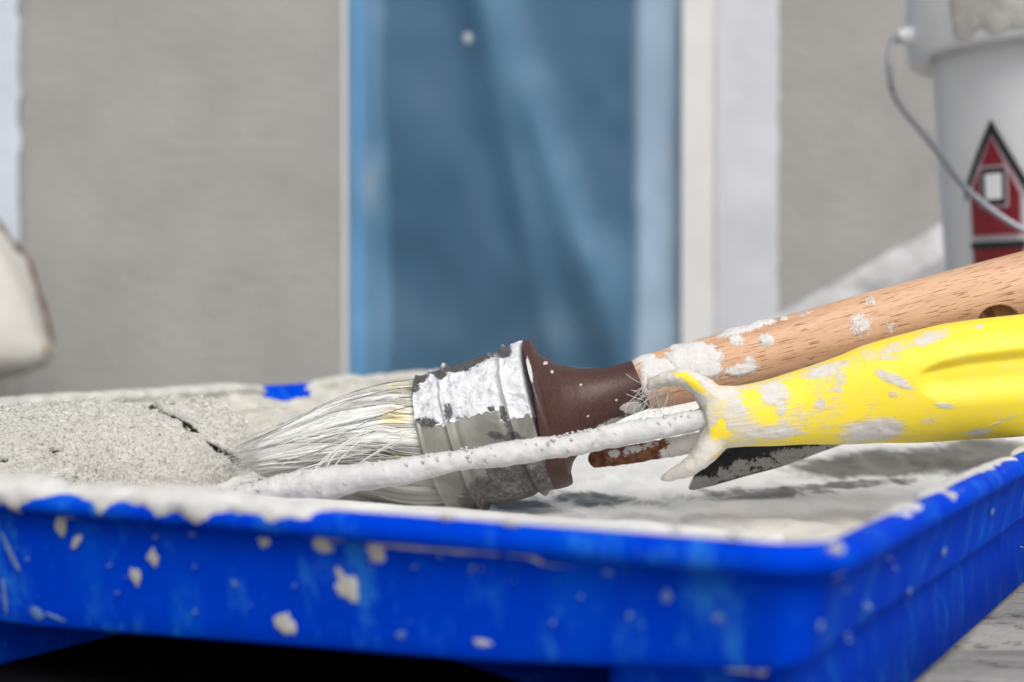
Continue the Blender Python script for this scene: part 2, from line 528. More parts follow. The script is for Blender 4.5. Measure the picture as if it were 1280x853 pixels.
CONC = plain('concrete', (0.27, 0.265, 0.25), 0.95, 0.2, 6, 0.6, 60, 0.004)
def mat_bench():
    m = M('weathered_plank')
    st = m.noise(1.0, 6, 0.7, vec=m.coord((22, 75, 40)))
    c = m.ramp(st, [(0.25, (0.11, 0.10, 0.09)), (0.45, (0.29, 0.28, 0.26)), (0.8, (0.40, 0.388, 0.362))])
    c = m.mix(m.math('MULTIPLY', step(m, m.noise(95, 7, 0.75, vec=m.coord((0.6, 1.2, 1.0))), 0.52, 0.64), 0.9), c, (0.06, 0.052, 0.044))
    m.bump(m.noise(300, 6, 0.7), 0.7, 0.002)
    m.set(c, 0.9)
    m.bump(st, 0.6, 0.0012)
    return m.m
BENCH = mat_bench()

# ------------------------------------------------------------------ setting: ground, wall, windows
def boxv(x0, x1, y0, y1, z0, z1):
    V = [(x, y, z) for z in (z0, z1) for y in (y0, y1) for x in (x0, x1)]
    Fb = [(0, 2, 3, 1), (4, 5, 7, 6), (0, 1, 5, 4), (2, 6, 7, 3), (0, 4, 6, 2), (1, 3, 7, 5)]
    return V, Fb
def boxes(L):
    V, Fc = [], []
    for b in L:
        v, f = boxv(*b)
        o = len(V)
        V += v; Fc += [tuple(i + o for i in q) for q in f]
    return V, Fc
GZ = -0.62
g = np.array([[x, y, GZ] for y in np.linspace(-6, 40, 24) for x in np.linspace(-25, 25, 26)])
struct(mk('ground', g, grid_faces(24, 26, False), CONC))

WY = 1.80                                    # face of the wall
def wx(px, d=WY): return (px - 640) / F * d
house = thing('house_wall', 'grey rendered house wall behind the tray, with a blue covered window', 'wall', (0, WY, GZ))
xa, xb, xc, xd = wx(-60), wx(26), wx(432), wx(970)
v, f = boxes([(xb + 0.0005, xc, WY, WY + 0.25, GZ, 2.6), (xd, 2.6, WY, WY + 0.25, GZ, 2.6), (-3.0, xb, WY, WY + 0.25, GZ, 2.6),
              (xc, xd, WY, WY + 0.25, 1.75, 2.6), (xc, xd, WY, WY + 0.25, GZ, -0.42)])
mk('render_coat', v, f, WALL, house, False)
win = mk('window', *boxes([(xc, wx(850), WY + 0.115, WY + 0.12, -0.42, 1.75)]), GLASS, house, False)
v, f = boxes([(xc, wx(452), WY + 0.037, WY + 0.113, -0.42, 1.75), (wx(806), wx(852), WY + 0.037, WY + 0.113, -0.42, 1.75),
              (wx(452), wx(806), WY + 0.037, WY + 0.113, -0.42, -0.34), (wx(452), wx(806), WY + 0.037, WY + 0.113, 1.67, 1.75)])
mk('frame', v, f, plain('white_window_frame', (0.62, 0.62, 0.615), 0.4, 0.03, 20, 0.1, 60), win, False)
mk('pane', *boxes([(wx(452), wx(806), WY + 0.09, WY + 0.098, -0.34, 1.67)]), GLASS, win, False)
mk('edge_bead', *boxes([(xc - 0.003, xc + 0.002, WY - 0.004, WY + 0.03, -0.42, 1.75)]), POSTW, house, False)
mk('window_post', *boxes([(wx(852), wx(894), WY - 0.003, WY + 0.11, -0.42, 1.75)]), POSTW, house, False)

# blue film stretched over the window
def n1(a, s, seed): return fbm(np.stack([a, a * 0 + seed, a * 0], -1), s, 3)
nx, nz = 120, 160
X, Z = np.meshgrid(np.linspace(xc + 0.0025, wx(851), nx), np.linspace(-0.42, 1.75, nz))
Y = np.full_like(X, WY + 0.022)
U = (X - xc) / (wx(850) - xc)
lay = np.exp(-((U - 0.60 + (Z - 0.27) * 1.2 - ((Z - 0.27) * 1.6) ** 2) / 0.10) ** 2) * 0.5 * (0.5 + fbm(np.stack([X, Z, X * 0], -1), 14, 3)) + np.exp(-((U - 0.66 + (Z - 0.25) * 0.9) / 0.05) ** 2) * 0.22 + sm(U, 0.85, 0.90) * 0.35 + sm(U - (n1(Z.ravel(), 5, 3.0).reshape(Z.shape) - 0.5) * 0.10, 0.145, 0.105) * 0.8 + np.exp(-((Z + 0.02) / 0.05) ** 2) * 0.5 * fbm(np.stack([X, Z, X * 0], -1), 12, 3)
fold = np.exp(-((U - 0.62 + (Z - 0.25) * 0.9) / 0.07) ** 2) * 0.012 + np.exp(-((U - 0.45 + (Z - 0.35) * 0.55) / 0.05) ** 2) * 0.010
Y = Y - fold + (fbm(np.stack([X * 1.2, Z, X * 0], -1), 7, 3) - 0.5) * 0.03
Y = np.minimum(Y, WY + 0.036)
film = mk('masking_film', np.stack([X, Y, Z], -1).reshape(-1, 3), grid_faces(nz, nx, False), FILM, None, True, {'layers': lay.reshape(-1), 'milky': (sm(U + (fbm(np.stack([X, Z, X * 0], -1), 6, 3) - 0.5) * 0.05, 0.845, 0.895) + np.exp(-(((U - 0.07) / 0.035) ** 2 + ((Z - 0.24) / 0.035) ** 2)) * 0.7 + np.exp(-(((U - 0.62) / 0.12) ** 2 + ((Z - 0.06) / 0.03) ** 2)) * 0.35).reshape(-1)})
tag(film, 'translucent blue masking film taped over the window behind the brush', 'plastic film')
# pale masking on the reveal right of the window, and the torn sheet at the far left
def sheet(name, pxl, pxr, mat, rag_l=0, rag_r=0, dy=-0.006, zlo=-0.42):
    n = 150
    z = np.linspace(zlo, 1.7, n)
    rl = (fbm(np.stack([z, z * 0 + 3, z * 0], -1), 60, 4) - 0.5) * rag_l
    rr = (fbm(np.stack([z, z * 0 + 9, z * 0], -1), 60, 4) - 0.5) * rag_r
    k = 14
    t = np.linspace(0, 1, k)[None]
    Xs = (wx(pxl) + rl)[:, None] * (1 - t) + (wx(pxr) + rr)[:, None] * t
    Zs = np.repeat(z[:, None], k, 1)
    Ys = WY + dy + (fbm(np.stack([Xs * 2, Zs, Xs * 0], -1), 9, 3) - 0.5) * 0.008
    front = np.stack([Xs, Ys, Zs], -1).reshape(-1, 3)
    back = front + np.array([0, 0.0012, 0])
    ff = grid_faces(n, k, False)
    return mk(name, np.vstack([front, back]), np.vstack([ff, ff[:, ::-1] + n * k]), mat)
tag(sheet('masking_sheet', 894, 971, TAPEW, 0, 0.006), 'pale lavender white masking sheet on the wall right of the window post', 'masking sheet')
tag(sheet('masking_sheet', -240, 27, plain('pale_blue_sheet', (0.47, 0.515, 0.58), 0.6, 0.06, 10, 0.4, 30, 0.004), 0, 0.010, -0.006, 0.05), 'pale blue white sheet with torn edge at far left of the wall', 'masking sheet')

# small paint drop on the film
def blob_disc(c, nrm, up, rx, ry, h, seed, n=20, rough=0.25):
    seed = seed * 1.37 + 0.21
    c = np.asarray(c, float); nrm = np.asarray(nrm, float) / np.linalg.norm(nrm)
    up = np.asarray(up, float); up = up - (up @ nrm) * nrm; up /= np.linalg.norm(up)
    sx = np.cross(up, nrm)
    th = np.linspace(0, 2 * np.pi, n, endpoint=False)
    q = np.stack([np.cos(th), np.sin(th), np.full(n, seed * 3.7)], -1)
    rad = np.clip(1 + rough * 2.4 * (fbm(q, 1.5, 3, 0.5) - 0.5), 0.35, 1.8)
    V = []
    for k, (s, hh) in enumerate([(1.0, -0.15), (0.96, 0.45), (0.7, 0.85), (0.35, 1.0)]):
        V.append(c + sx * (np.cos(th) * rad * rx * s)[:, None] + up * (np.sin(th) * rad * ry * s)[:, None] + nrm * h * hh)
    V = np.array(V)
    return loft_mesh(V, False, True)
v, f = blob_disc(at(585, 48, 1.775), (0, -1, 0), (0, 0, 1), 0.005, 0.0065, 0.002, 2)
mk('paint_drop', v, f, plain('thin_drop', (0.42, 0.45, 0.48), 0.6), film)

# cream bag hanging at the left
bag = thing('cloth_bag', 'blurred cream cloth bag with brown trim hanging at the far left', 'bag', at(-60, 465, 1.60))
ys = np.array([238, 264, 282, 302, 328, 354, 390, 428, 444, 460, 471, 478])
xr = np.array([-30, -12, 2, 18, 36, 43, 54, 65, 66, 52, 20, -20])
xl = np.array([-120, -140, -150, -158, -165, -170, -175, -180, -180, -170, -150, -120])
dp = np.array([0.012, 0.02, 0.026, 0.032, 0.038, 0.044, 0.05, 0.05, 0.046, 0.036, 0.02, 0.006])
ring = []
for y, a, b, dd in zip(ys, xl, xr, dp):
    th = np.linspace(0, 2 * np.pi, 40, endpoint=False)
    c0 = at((a + b) / 2, y, 1.60)
    hw = (b - a) / 2 / F * 1.60
    cs, sn = np.cos(th), np.sin(th)
    ring.append(np.stack([c0[0] + hw * np.sign(cs) * np.abs(cs) ** 0.8, c0[1] - dd * np.sign(sn) * np.abs(sn) ** 0.8, np.full(40, c0[2])], -1))
P = np.array(ring)
P = P + (fbm(P, 22, 3)[..., None] - 0.5) * np.array([0.004, 0.014, 0.004])
v, f = loft_mesh(P)
mk('body', v, f, CLOTH, bag)
C, q = smooth_path([at(-40, 225, 1.56), at(0, 282, 1.56), at(20, 308, 1.555), at(36, 326, 1.555), at(44, 350, 1.56), at(56, 390, 1.57), at(66, 432, 1.58)], 40)
P, N, th = loft(C, 0.0027, 0.0027, 8)
P = P + N * ((fbm(P, 120, 3) - 0.5) * 0.006)[..., None]
v, f = loft_mesh(P)
mk('trim', v, f, BROWN, bag)
for px, py, rx in ((58, 436, 0.006),):
    v, f = blob_disc(at(px, py, 1.555), (0, -1, 0), (0, 0, 1), rx * 0.6, rx, 0.003, px)
    mk('rust_stain', v, f, plain('ochre_stain_%d' % px, (0.36, 0.27, 0.15), 0.9), bag)

# ------------------------------------------------------------------ bench of weathered planks
BZ = 0.0
bench = thing('work_bench', 'weathered grey plank bench the blue tray stands on', 'bench', (0.3, 0.6, BZ))
def plank(x0, x1, y0, y1, z1, th, seed, mat=BENCH, parent=None, name='plank', rot=None, nx=60, ny=12):
    rs = np.random.default_rng(seed)
    xs = np.linspace(x0, x1, nx); yv = np.linspace(y0, y1, ny)
    Xg, Yg = np.meshgrid(xs, yv)
    edge = np.minimum(Yg - y0, y1 - Yg)
    Zg = z1 - 0.004 * np.exp(-edge / 0.003) + (fbm(np.stack([Xg * 0.2, Yg * 3, Xg * 0 + seed], -1), 30, 4) - 0.5) * 0.002
    wob = (fbm(np.stack([Xg, Xg * 0 + seed, Xg * 0], -1), 14, 4) - 0.5) * 0.006
    Yw = Yg + wob * np.where(edge < 1e-6, 1, 0.3)
    top = np.stack([Xg, Yw, Zg], -1)
    ringsx = [top]
    V = top.reshape(-1, 3)
    bot = V.copy(); bot[:, 2] = z1 - th
    ff = grid_faces(ny, nx, False)
    n = len(V)
    bd = [i for i in range(nx)] + [nx - 1 + nx * j for j in range(1, ny)] + [nx * ny - 1 - i for i in range(1, nx)] + [nx * (ny - 1 - j) for j in range(1, ny - 1)]
    sidef = np.array([[bd[i], bd[i] + n, bd[(i + 1) % len(bd)] + n, bd[(i + 1) % len(bd)]] for i in range(len(bd))])
    V2 = np.vstack([V, bot])
    if rot is not None:
        c0 = V2.mean(0); rr, tt = rot
        ca, sa = math.cos(rr), math.sin(rr)
        q = V2 - c0
        V2 = np.stack([q[:, 0] * ca - q[:, 1] * sa, q[:, 0] * sa + q[:, 1] * ca, q[:, 2]], -1) + c0 + np.asarray(tt)
    return mk(name, V2, np.vstack([ff, sidef, ff[:, ::-1] + n]), mat, parent, False)
edges = [0.20, 0.318, 0.367, 0.50, 0.64, 0.78, 0.92, 1.06, 1.20, 1.34]
for i in range(len(edges) - 1):
    plank(-0.9, 1.1, edges[i] + 0.0012, edges[i + 1] - 0.0012, BZ - (0.001 if i % 2 else 0), 0.034, i + 3, BENCH, bench)
for x in (-0.8, 1.0):
    for y in (0.25, 1.28):
        v, f = boxv(x - 0.035, x + 0.035, y - 0.035, y + 0.035, GZ, -0.036)
        mk('leg', v, f, BENCH, bench, False)

mv, mf = boxv(-0.14, 0.016, 0.255, 0.50, 0.0006, 0.0022)
gap_sheet = mk('dark_gap_sheet', mv, mf, plain('gap_black', (0.006, 0.006, 0.007), 0.9, 0.3, 200, 0.3, 900, spec=0.0), None, False)  # added black sheet, makes the gap under the tray front read dark
tag(gap_sheet, 'black sheet added to darken the gap under the front of the blue tray', 'mat')

# ------------------------------------------------------------------ tray
UV_U = np.array([math.cos(R(151.5)), math.sin(R(151.5)), 0.0])     # along the long front edge, to the left
UV_V = np.array([math.cos(R(61.5)), math.sin(R(61.5)), 0.0])       # away from the camera
CORNER = np.array([0.0466, 0.2206, 0.0])
TW, TD, RIM = 0.400, 0.560, 0.045
def tl(a, b, z=0): return CORNER + UV_U * a + UV_V * b + np.array([0, 0, z])
tray = thing('paint_tray', 'blue plastic paint tray splashed with dried paint, holding brush and roller', 'tray', tl(TW / 2, TD / 2, 0))
def tray_path(step_=0.003, r=0.010):
    pts, nor, kind = [], [], []
    def seg(p0, p1, n_, k):
        m_ = max(2, int(np.linalg.norm(np.subtract(p1, p0)) / step_))
        for t in np.linspace(0, 1, m_, endpoint=False):
            pts.append(np.add(p0, np.multiply(np.subtract(p1, p0), t))); nor.append(n_); kind.append(k)
    def arc(c, a0, a1):
        for t in np.linspace(0, 1, 14, endpoint=False):
            a = R(a0 + (a1 - a0) * t)
            pts.append((c[0] + r * math.cos(a), c[1] + r * math.sin(a))); nor.append((math.cos(a), math.sin(a))); kind.append(4)
    seg((TW - r, 0), (r, 0), (0, -1), 0)            # front, from the left end to the near corner
    arc((r, r), 270, 180)
    seg((0, r), (0, TD - r), (-1, 0), 1)            # right side
    arc((r, TD - r), 180, 90)
    seg((r, TD), (TW - r, TD), (0, 1), 2)           # back
    arc((TW - r, TD - r), 90, 0)
    seg((TW, TD - r), (TW, r), (1, 0), 3)           # left side
    arc((TW - r, r), 0, -90)
    return np.array(pts), np.array(nor), np.array(kind)
TP, TN, TK = tray_path()
def lip_z(a, b):
    # the upper tier is deeper at its left end: the plastic is warped
    return np.interp(a, [0, 0.06, 0.17, 0.4], [0.0262, 0.0212, 0.0162, 0.0155]) - 0.0012 * sm(b, 0.0, 0.16)
def tray_shell():
    a, b = TP[:, 0], TP[:, 1]
    zl = lip_z(a, b)
    rec = ((TK == 0) & (a > 0.041) & (a < 0.192)).astype(float)    # hand recess under the front lip
    prof = [(-0.022, 0.004, 0.08), (-0.0155, 0.016, 0.08), (-0.0142, 0.0312, 0.078), (-0.0100, 0.0335, 0), (-0.0070, 0.0390, 0), (-0.0040, 0.0428, 0), (-0.0030, 0.0444, 0), (-0.0012, 0.0452, 0), (0.0006, 0.0452, 0),
            (0.0018, 0.0446, 0), (0.0026, 0.0434, 0), (0.0027, 0.0420, 0), (0.0022, 0.0408, 0), (0.0008, 0.0402, 0), (-0.0010, 0.0400, 0), (-0.0020, 0.0394, 0), (-0.0023, 0.0385, 0)]
    rings = []
    wob = (fbm(np.stack([a, b, a * 0], -1), 18, 2) - 0.5) * 0.0016
    for o, z, k in prof:
        rings.append((o - k * rec + wob, np.full_like(a, z) + wob * 0.6))
    for t in np.linspace(0.12, 1, 7):
        rings.append((-0.0023 - 0.0030 * t + wob, 0.0385 * (1 - t) + zl * t))
    rings.append((-0.0057 + wob, zl - 0.0007)); rings.append((-0.0080 + wob, zl - 0.0006))
    rings.append((-0.0112 + wob, (zl + 0.0010) * (1 - rec) + 0.0290 * rec))
    rings.append((-0.0118 - 0.078 * rec + wob, zl * (1 - rec) + 0.0285 * rec))
    rings.append((-0.0119 - 0.078 * rec + wob, (zl - 0.0012) * (1 - rec) + 0.026 * rec))
    rings.append((-0.0102 - 0.078 * rec, np.full_like(a, 0.0022)))
    rings.append((-0.0150 - 0.078 * rec, np.full_like(a, 0.0012)))
    G = []
    for o, z in rings:
        p = TP + TN * o[:, None]
        G.append(np.stack([CORNER[0] + UV_U[0] * p[:, 0] + UV_V[0] * p[:, 1], CORNER[1] + UV_U[1] * p[:, 0] + UV_V[1] * p[:, 1], z], -1))
    G = np.array(G)
    nr, ns = G.shape[:2]
    V = G.reshape(-1, 3)
    fc = grid_faces(nr, ns)
    faces = [tuple(x) for x in fc]
    faces.append(tuple(range(ns)))                       # inner floor
    return V, faces
v, f = tray_shell()
mk('tray_shell', v, f, TRAY, tray)

# dried crust sitting on the rim; thins out where the blue shows
def crust(mask_fn, kinds, hw, hh, name='dried_crust', seed=0, mat=None):
    """tube of uneven size along the rim"""
    idx = [i for i in range(len(TP)) if TK[i] in kinds]
    # split where the path jumps
    runs, cur = [], [idx[0]]
    for i in idx[1:]:
        if i == cur[-1] + 1: cur.append(i)
        else: runs.append(cur); cur = [i]
    runs.append(cur)
    for run in runs:
        P0, N0 = TP[run], TN[run]
        s = np.linspace(0, 1, len(run)); n = int(len(run) * 2.4)
        q = np.linspace(0, 1, n)
        P1 = np.stack([np.interp(q, s, P0[:, k]) for k in (0, 1)], 1)
        N1 = np.stack([np.interp(q, s, N0[:, k]) for k in (0, 1)], 1)
        base = np.stack([CORNER[0] + UV_U[0] * P1[:, 0] + UV_V[0] * P1[:, 1], CORNER[1] + UV_U[1] * P1[:, 0] + UV_V[1] * P1[:, 1], np.full(n, 0.0446)], -1)
        nw = UV_U[None] * N1[:, :1] + UV_V[None] * N1[:, 1:]
        amt = mask_fn(P1[:, 0], P1[:, 1])
        th = np.linspace(0, 2 * np.pi, 22, endpoint=False)
        ns_ = fbm(np.stack([P1[:, 0], P1[:, 1], np.full(n, seed)], -1), 60, 4)
        out = hw * (0.55 + 0.9 * ns_) * amt
        up = hh * (0.5 + 1.0 * fbm(np.stack([P1[:, 0], P1[:, 1], np.full(n, seed + 5.0)], -1), 45, 4)) * amt
        offc = -0.0018
        G = base[:, None] + nw[:, None] * (offc + out[:, None] * np.cos(th)[None])[..., None]
        sn = np.sin(th)[None]
        G[..., 2] += np.where(sn > 0, up[:, None] * sn, 0.0045 * sn * amt[:, None])
        G = G + (fbm(G, 240, 4)[..., None] - 0.5) * 0.0022 * amt[:, None, None]
        G[..., 2] -= (1 - amt)[:, None] * 0.006
        v, f = loft_mesh(G)
        mk(name, v, f, mat or CRUST, tray)
def n1(a, s, seed): return fbm(np.stack([a, a * 0 + seed, a * 0], -1), s, 3)
def m_front(a, b):
    t = sm(a, 0.040, 0.112)
    patch = sm(n1(a, 55, 2.0), 0.50, 0.58) * 0.55
    return np.clip(np.maximum(t * (0.72 + 0.5 * n1(a, 40, 4.0)), patch * sm(a, 0.03, 0.05)), 0, 1.05)
crust(m_front, (0,), 0.0048, 0.0028, seed=1)
def m_right(a, b):
    return np.clip(0.55 + 0.45 * sm(n1(b, 40, 7.0), 0.36, 0.55), 0, 1) * sm(b, 0.008, 0.05) * 0.9
crust(m_right, (1,), 0.0040, 0.0016, seed=2)
def m_left(a, b):
    hole = np.exp(-((b - 0.388 + (n1(b, 90, 5.0) - 0.5) * 0.02) / 0.019) ** 2)
    return np.clip(1.0 - hole, 0, 1)
SANDY = plain('sandy_dried_filler', (0.50, 0.495, 0.46), 0.9, 0.16, 150, 0.7, 700, 0.001)
crust(m_left, (3,), 0.0070, 0.0026, seed=3, mat=SANDY)
crust(lambda a, b: np.ones_like(a), (2,), 0.0070, 0.0034, seed=4, mat=SANDY)

# splashes on the skirt of the tray
def on_face(px, py, off, out, tilt, org):
    n = out * math.cos(tilt) + np.array([0, 0, -math.sin(tilt)])
    p0 = org + np.array([0, 0, 0.0385]) + out * -0.0023 + n * off
    d = at(px, py, 1.0) - CAM
    t = ((p0 - CAM) @ n) / (d @ n)
    return CAM + d * t, n, t
def on_front(px, py, off=0.0003):
    return on_face(px, py, off, -UV_V, math.atan(0.0030 / (0.0385 - float(lip_z(np.interp(px, [0, 560, 1000], [0.17, 0.06, 0.0]), 0.0)))), tl(0.1, 0))
def on_right(px, py, off=0.0003):
    return on_face(px, py, off, -UV_U, math.atan(0.0030 / 0.0148), tl(0, 0.1))
SPL = [(77, 652, 18, 34, 8), (96, 676, 22, 9, -40), (192, 697, 15, 22, 0), (170, 722, 15, 22, 0), (331, 679, 18, 13, 0), (405, 683, 32, 16, 20), (472, 690, 27, 31, 0),
       (433, 733, 30, 54, -28), (357, 782, 26, 30, -15), (293, 729, 9, 9, 0), (655, 690, 16, 14, 0), (833, 745, 12, 16, 0), (897, 772, 13, 12, 0), (47, 768, 24, 13, 30),
       (12, 690, 9, 52, -25), (604, 804, 22, 9, 0), (500, 794, 14, 9, 0), (760, 716, 9, 8, 0), (5, 745, 8, 40, 0), (70, 772, 30, 6, 10), (240, 668, 8, 6, 0), (550, 620+75, 7, 6, 0)]
for i, (px, py, w_, h_, an) in enumerate(SPL):
    c, n, d = on_front(px, py)
    up = np.array([0, 0, 1.0])
    side = np.cross(up, n)
    u2 = up * math.cos(R(an)) + side * math.sin(R(an))
    v, f = blob_disc(c, n, u2, w_ / 2 / F * d / 0.88, h_ / 2 / F * d, 0.00012, i, 36, 0.8)
    mk('paint_splash', v, f, FAINT if px in (12, 5, 655, 833, 897, 500, 760, 550, 293, 70, 240, 47) else SPLAT, tray)
for i, (px, py, w_, h_) in enumerate([(1137, 739, 8, 9), (1025, 783, 9, 14), (1180, 690, 10, 12), (1240, 640, 8, 10)]):
    c, n, d = on_right(px, py)
    v, f = blob_disc(c, n, (0, 0, 1), w_ / 2 / F * d / 0.5, h_ / 2 / F * d, 0.0003, i + 40, 16, 0.3)
    mk('paint_splash', v, f, FAINT, tray)
for i, (px, py, w_, h_) in enumerate([(1045, 686, 22, 10), (920, 668, 20, 7), (845, 660, 18, 6), (640, 654, 26, 7), (1187, 622, 24, 14), (560, 646, 26, 8)]):
    dd = 0.24 + (0.06 if i in (3, 5) else 0)
    c, n, d = (on_right if i == 4 else on_front)(px, py, 0.0024)
    v, f = blob_disc(c, n + np.array([0, 0, 0.8]), (0, 0, 1), w_ / 2 / F * d, h_ / 2 / F * d * 1.3, 0.0007, i + 60, 20, 0.35)
    mk('paint_splash', v, f, SPLAT, tray)

# fine specks flicked over the skirt
Vs, Fs = [], []
for k in range(34):
    if k % 4:
        px = RNG.uniform(0, 1000); c, n, d = on_front(px, RNG.uniform(655 + px * 0.045, 772 + px * 0.045))
    else:
        px = RNG.uniform(1050, 1280); c, n, d = on_right(px, 835 - (px - 1050) * 0.5 - RNG.uniform(20, 110))
    r_ = RNG.uniform(0.00008, 0.00036) * (1 if RNG.random() < 0.8 else 1.8)
    v, f = blob_disc(c, n, (0, 0, 1), r_, r_ * RNG.uniform(0.8, 1.6), 0.0009, k, 9, 0.4)
    o_ = sum(len(x) for x in Vs)
    Vs.append(v); Fs += [tuple(i + o_ for i in q_) for q_ in f]
o = mk('paint_specks', np.vstack(Vs), Fs, FAINT, tray)
o['kind'] = 'stuff'

# ------------------------------------------------------------------ paint lying in the tray
na, nb = 380, 500
A_, B_ = np.meshgrid(np.linspace(0.0036, TW - 0.0036, na), np.linspace(0.0036, TD - 0.0036, nb))
Pxy = CORNER[None, None] + A_[..., None] * UV_U + B_[..., None] * UV_V
q3 = np.stack([A_, B_, A_ * 0], -1)
h = 0.0205 + (fbm(q3, 14, 3) - 0.5) * 0.006
qv = np.stack([Pxy[..., 0], Pxy[..., 1] * 0.33, A_ * 0], -1)
rid = 1 - np.abs(2 * fbm(qv, 46, 3) - 1)
h = h + (rid - 0.75) * 0.0032 + (fbm(qv, 150, 4) - 0.5) * 0.0018
dl, db_, df_, dr = TW - A_, TD - B_, B_, A_
rl = sm(dl, 0.055, 0.002); rb_ = sm(db_, 0.060, 0.002)
rf = sm(df_, 0.014, 0.002); rr_ = sm(dr, 0.016, 0.002)
rough = (fbm(q3, 70, 5) - 0.5)
rise = np.maximum.reduce([rl * 1.0, rb_ * 0.92, rf * 0.9, rr_ * 0.9])
h = h * (1 - rise) + (0.0432) * rise
h = h + rough * 0.007 * sm(rise, 0, 0.35) * sm(np.minimum.reduce([dl, db_, df_, dr]), 0.0, 0.012)
hole = np.exp(-((B_ - 0.388) / 0.017) ** 4) * sm(dl, 0.020, 0.004)
h = h - hole * 0.016
heap = np.exp(-(((Pxy[..., 0] + 0.090) / 0.046) ** 2 + ((Pxy[..., 1] - 0.545) / 0.042) ** 2))
h = h + heap * (0.0470 - h) * 0.97
h = h + (fbm(q3, 260, 4) - 0.5) * 0.0022 * np.maximum(heap, sm(A_, 0.2, 0.3))
h = np.maximum(h, 0.006)
ledge = sm(A_, 0.030, 0.036) * sm(A_, 0.206, 0.198) * sm(B_, 0.098, 0.090)
h = np.maximum(h, ledge * (0.0335 + (fbm(q3, 60, 3) - 0.5) * 0.002))
dry = np.maximum(np.maximum(sm(A_, 0.20, 0.30) * sm(dl, 0.14, 0.06), sm(heap, 0.1, 0.4)), sm(rb_, 0.3, 0.8) * 0.6)
Pxy = Pxy.copy(); Pxy[..., 2] = h
ppx, ppy = proj(Pxy)
grey = blobs(ppx, ppy, [(1120, 578, 150, 18, 1.35, -4), (1230, 572, 80, 24, 1.4), (960, 616, 140, 10, .85, -3), (740, 624, 90, 10, 1.0, 4), (1080, 605, 90, 7, .9, -4), (650, 632, 40, 8, 1.2)])  # dark bands: shade and reflection of brush and handles, put into the colour
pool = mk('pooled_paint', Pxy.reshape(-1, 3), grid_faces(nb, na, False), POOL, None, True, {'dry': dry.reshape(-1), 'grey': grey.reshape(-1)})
tag(pool, 'pale grey paint pooled and dried inside the blue tray', 'paint')
pool['kind'] = 'stuff'

# ------------------------------------------------------------------ round brush
brush = thing('paint_brush', 'round paint brush with wooden handle, brown collar and white splashed tin ferrule', 'paint brush', at(676, 560, 0.45))
def dpt(px): return np.interp(px, [300, 548, 676, 800, 1000, 1280, 1500], [0.472, 0.452, 0.447, 0.445, 0.443, 0.442, 0.442])
# ferrule
c0, c1 = at(548, 557, dpt(548)), at(678, 519, dpt(678))
n = 150; ns = 520
t = np.linspace(0, 1, n)
C = c0[None] * (1 - t)[:, None] + c1[None] * t[:, None]
Rf = (90 + 3 * t) / F * 0.45
ridge = lambda p, w_: np.exp(-((t - p) / w_) ** 2)
Rf = Rf + 0.0011 * ridge(0.27, 0.022) + 0.0011 * ridge(0.83, 0.022) - 0.0005 * ridge(0.33, 0.03) - 0.0006 * ridge(0.77, 0.03) + 0.0005 * ridge(0.0, 0.02)
P, N, th = loft(C, Rf, Rf, ns)
px, py = proj(P)
mask = 0.90 - blobs(px, py, [(512, 482, 12, 12, 1.0), (520, 476, 18, 5, .9, -20), (575, 457, 26, 8, .85, -14), (550, 468, 10, 8, .8), (598, 449, 16, 6, .75, -15), (630, 440, 10, 8, .85), (617, 443, 7, 5, .6),
                            (532, 529, 14, 6, .8), (560, 518, 6, 12, .7), (630, 520, 6, 18, .6, -15), (614, 511, 5, 4, .8), (640, 548, 12, 8, 1.0, 20), (622, 545, 14, 5, .9, 10), (648, 556, 10, 8, 1.0), (500, 520, 4, 10, .5)])
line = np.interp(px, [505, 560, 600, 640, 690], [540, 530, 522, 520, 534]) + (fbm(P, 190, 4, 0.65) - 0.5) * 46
wet = sm(py - line, -9, 9)  # lower half: grey wet coat with shade put into its colour
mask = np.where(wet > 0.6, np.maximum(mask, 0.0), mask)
metal_low = sm(px + 0.9 * (py - 560) + (fbm(P, 150, 4) - 0.5) * 60, 622, 640) * sm(py, 540, 556)
mask = np.clip(mask - 0.62 * metal_low * (0.4 + fbm(P, 160, 3)), 0, 1)
thick = (fbm(P, 150, 4) - 0.40) * 0.0040 + (1 - np.abs(2 * fbm(P * np.array([1, 1, 1.2]), 300, 3) - 1) - 0.7) * 0.0011
P = P + N * (np.clip(thick + 0.0001, 0, 0.0011) * sm(mask, 0.3, 0.7) * (1 - wet))[..., None]
P = P + N * ((fbm(P, 70, 2) - 0.4) * 0.0010 * wet)[..., None]
v, f = loft_mesh(P)
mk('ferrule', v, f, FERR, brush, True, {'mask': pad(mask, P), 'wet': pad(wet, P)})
ax = (c1 - c0) / np.linalg.norm(c1 - c0)
# brown collar
stn = [(676, 518.5, 93.5), (679, 518, 95), (684, 516.5, 94.5), (687, 515.5, 91), (689, 515, 84), (696, 513, 72), (707, 510, 60), (720, 506, 51), (732, 502.5, 44.5), (750, 497, 38), (769, 491, 34), (788, 485, 32.2), (805, 479.5, 32)]
C, rr, q = smooth_path([at(a, b, dpt(a)) for a, b, _ in stn], 160, [[r_ / F * dpt(a)] for a, b, r_ in stn])
P, N, th = loft(C, rr[:, 0], rr[:, 0], 96)
px, py = proj(P)
mask = blobs(px, py, [(662, 462, 2.2, 15, 1.0, -12), (682, 454, 3, 2, .8), (690, 465, 2, 2, .8), (726, 482, 2, 2, .6), (770, 500, 2, 2, .6), (735, 520, 2, 2, .5), (650, 470, 4, 30, .22, -10), (790, 510, 14, 8, .7), (765, 528, 22, 5, .5, -20)]) + 0.10
v, f = loft_mesh(P)
mk('collar', v, f, COLLAR, brush, True, {'mask': pad(mask, P)})
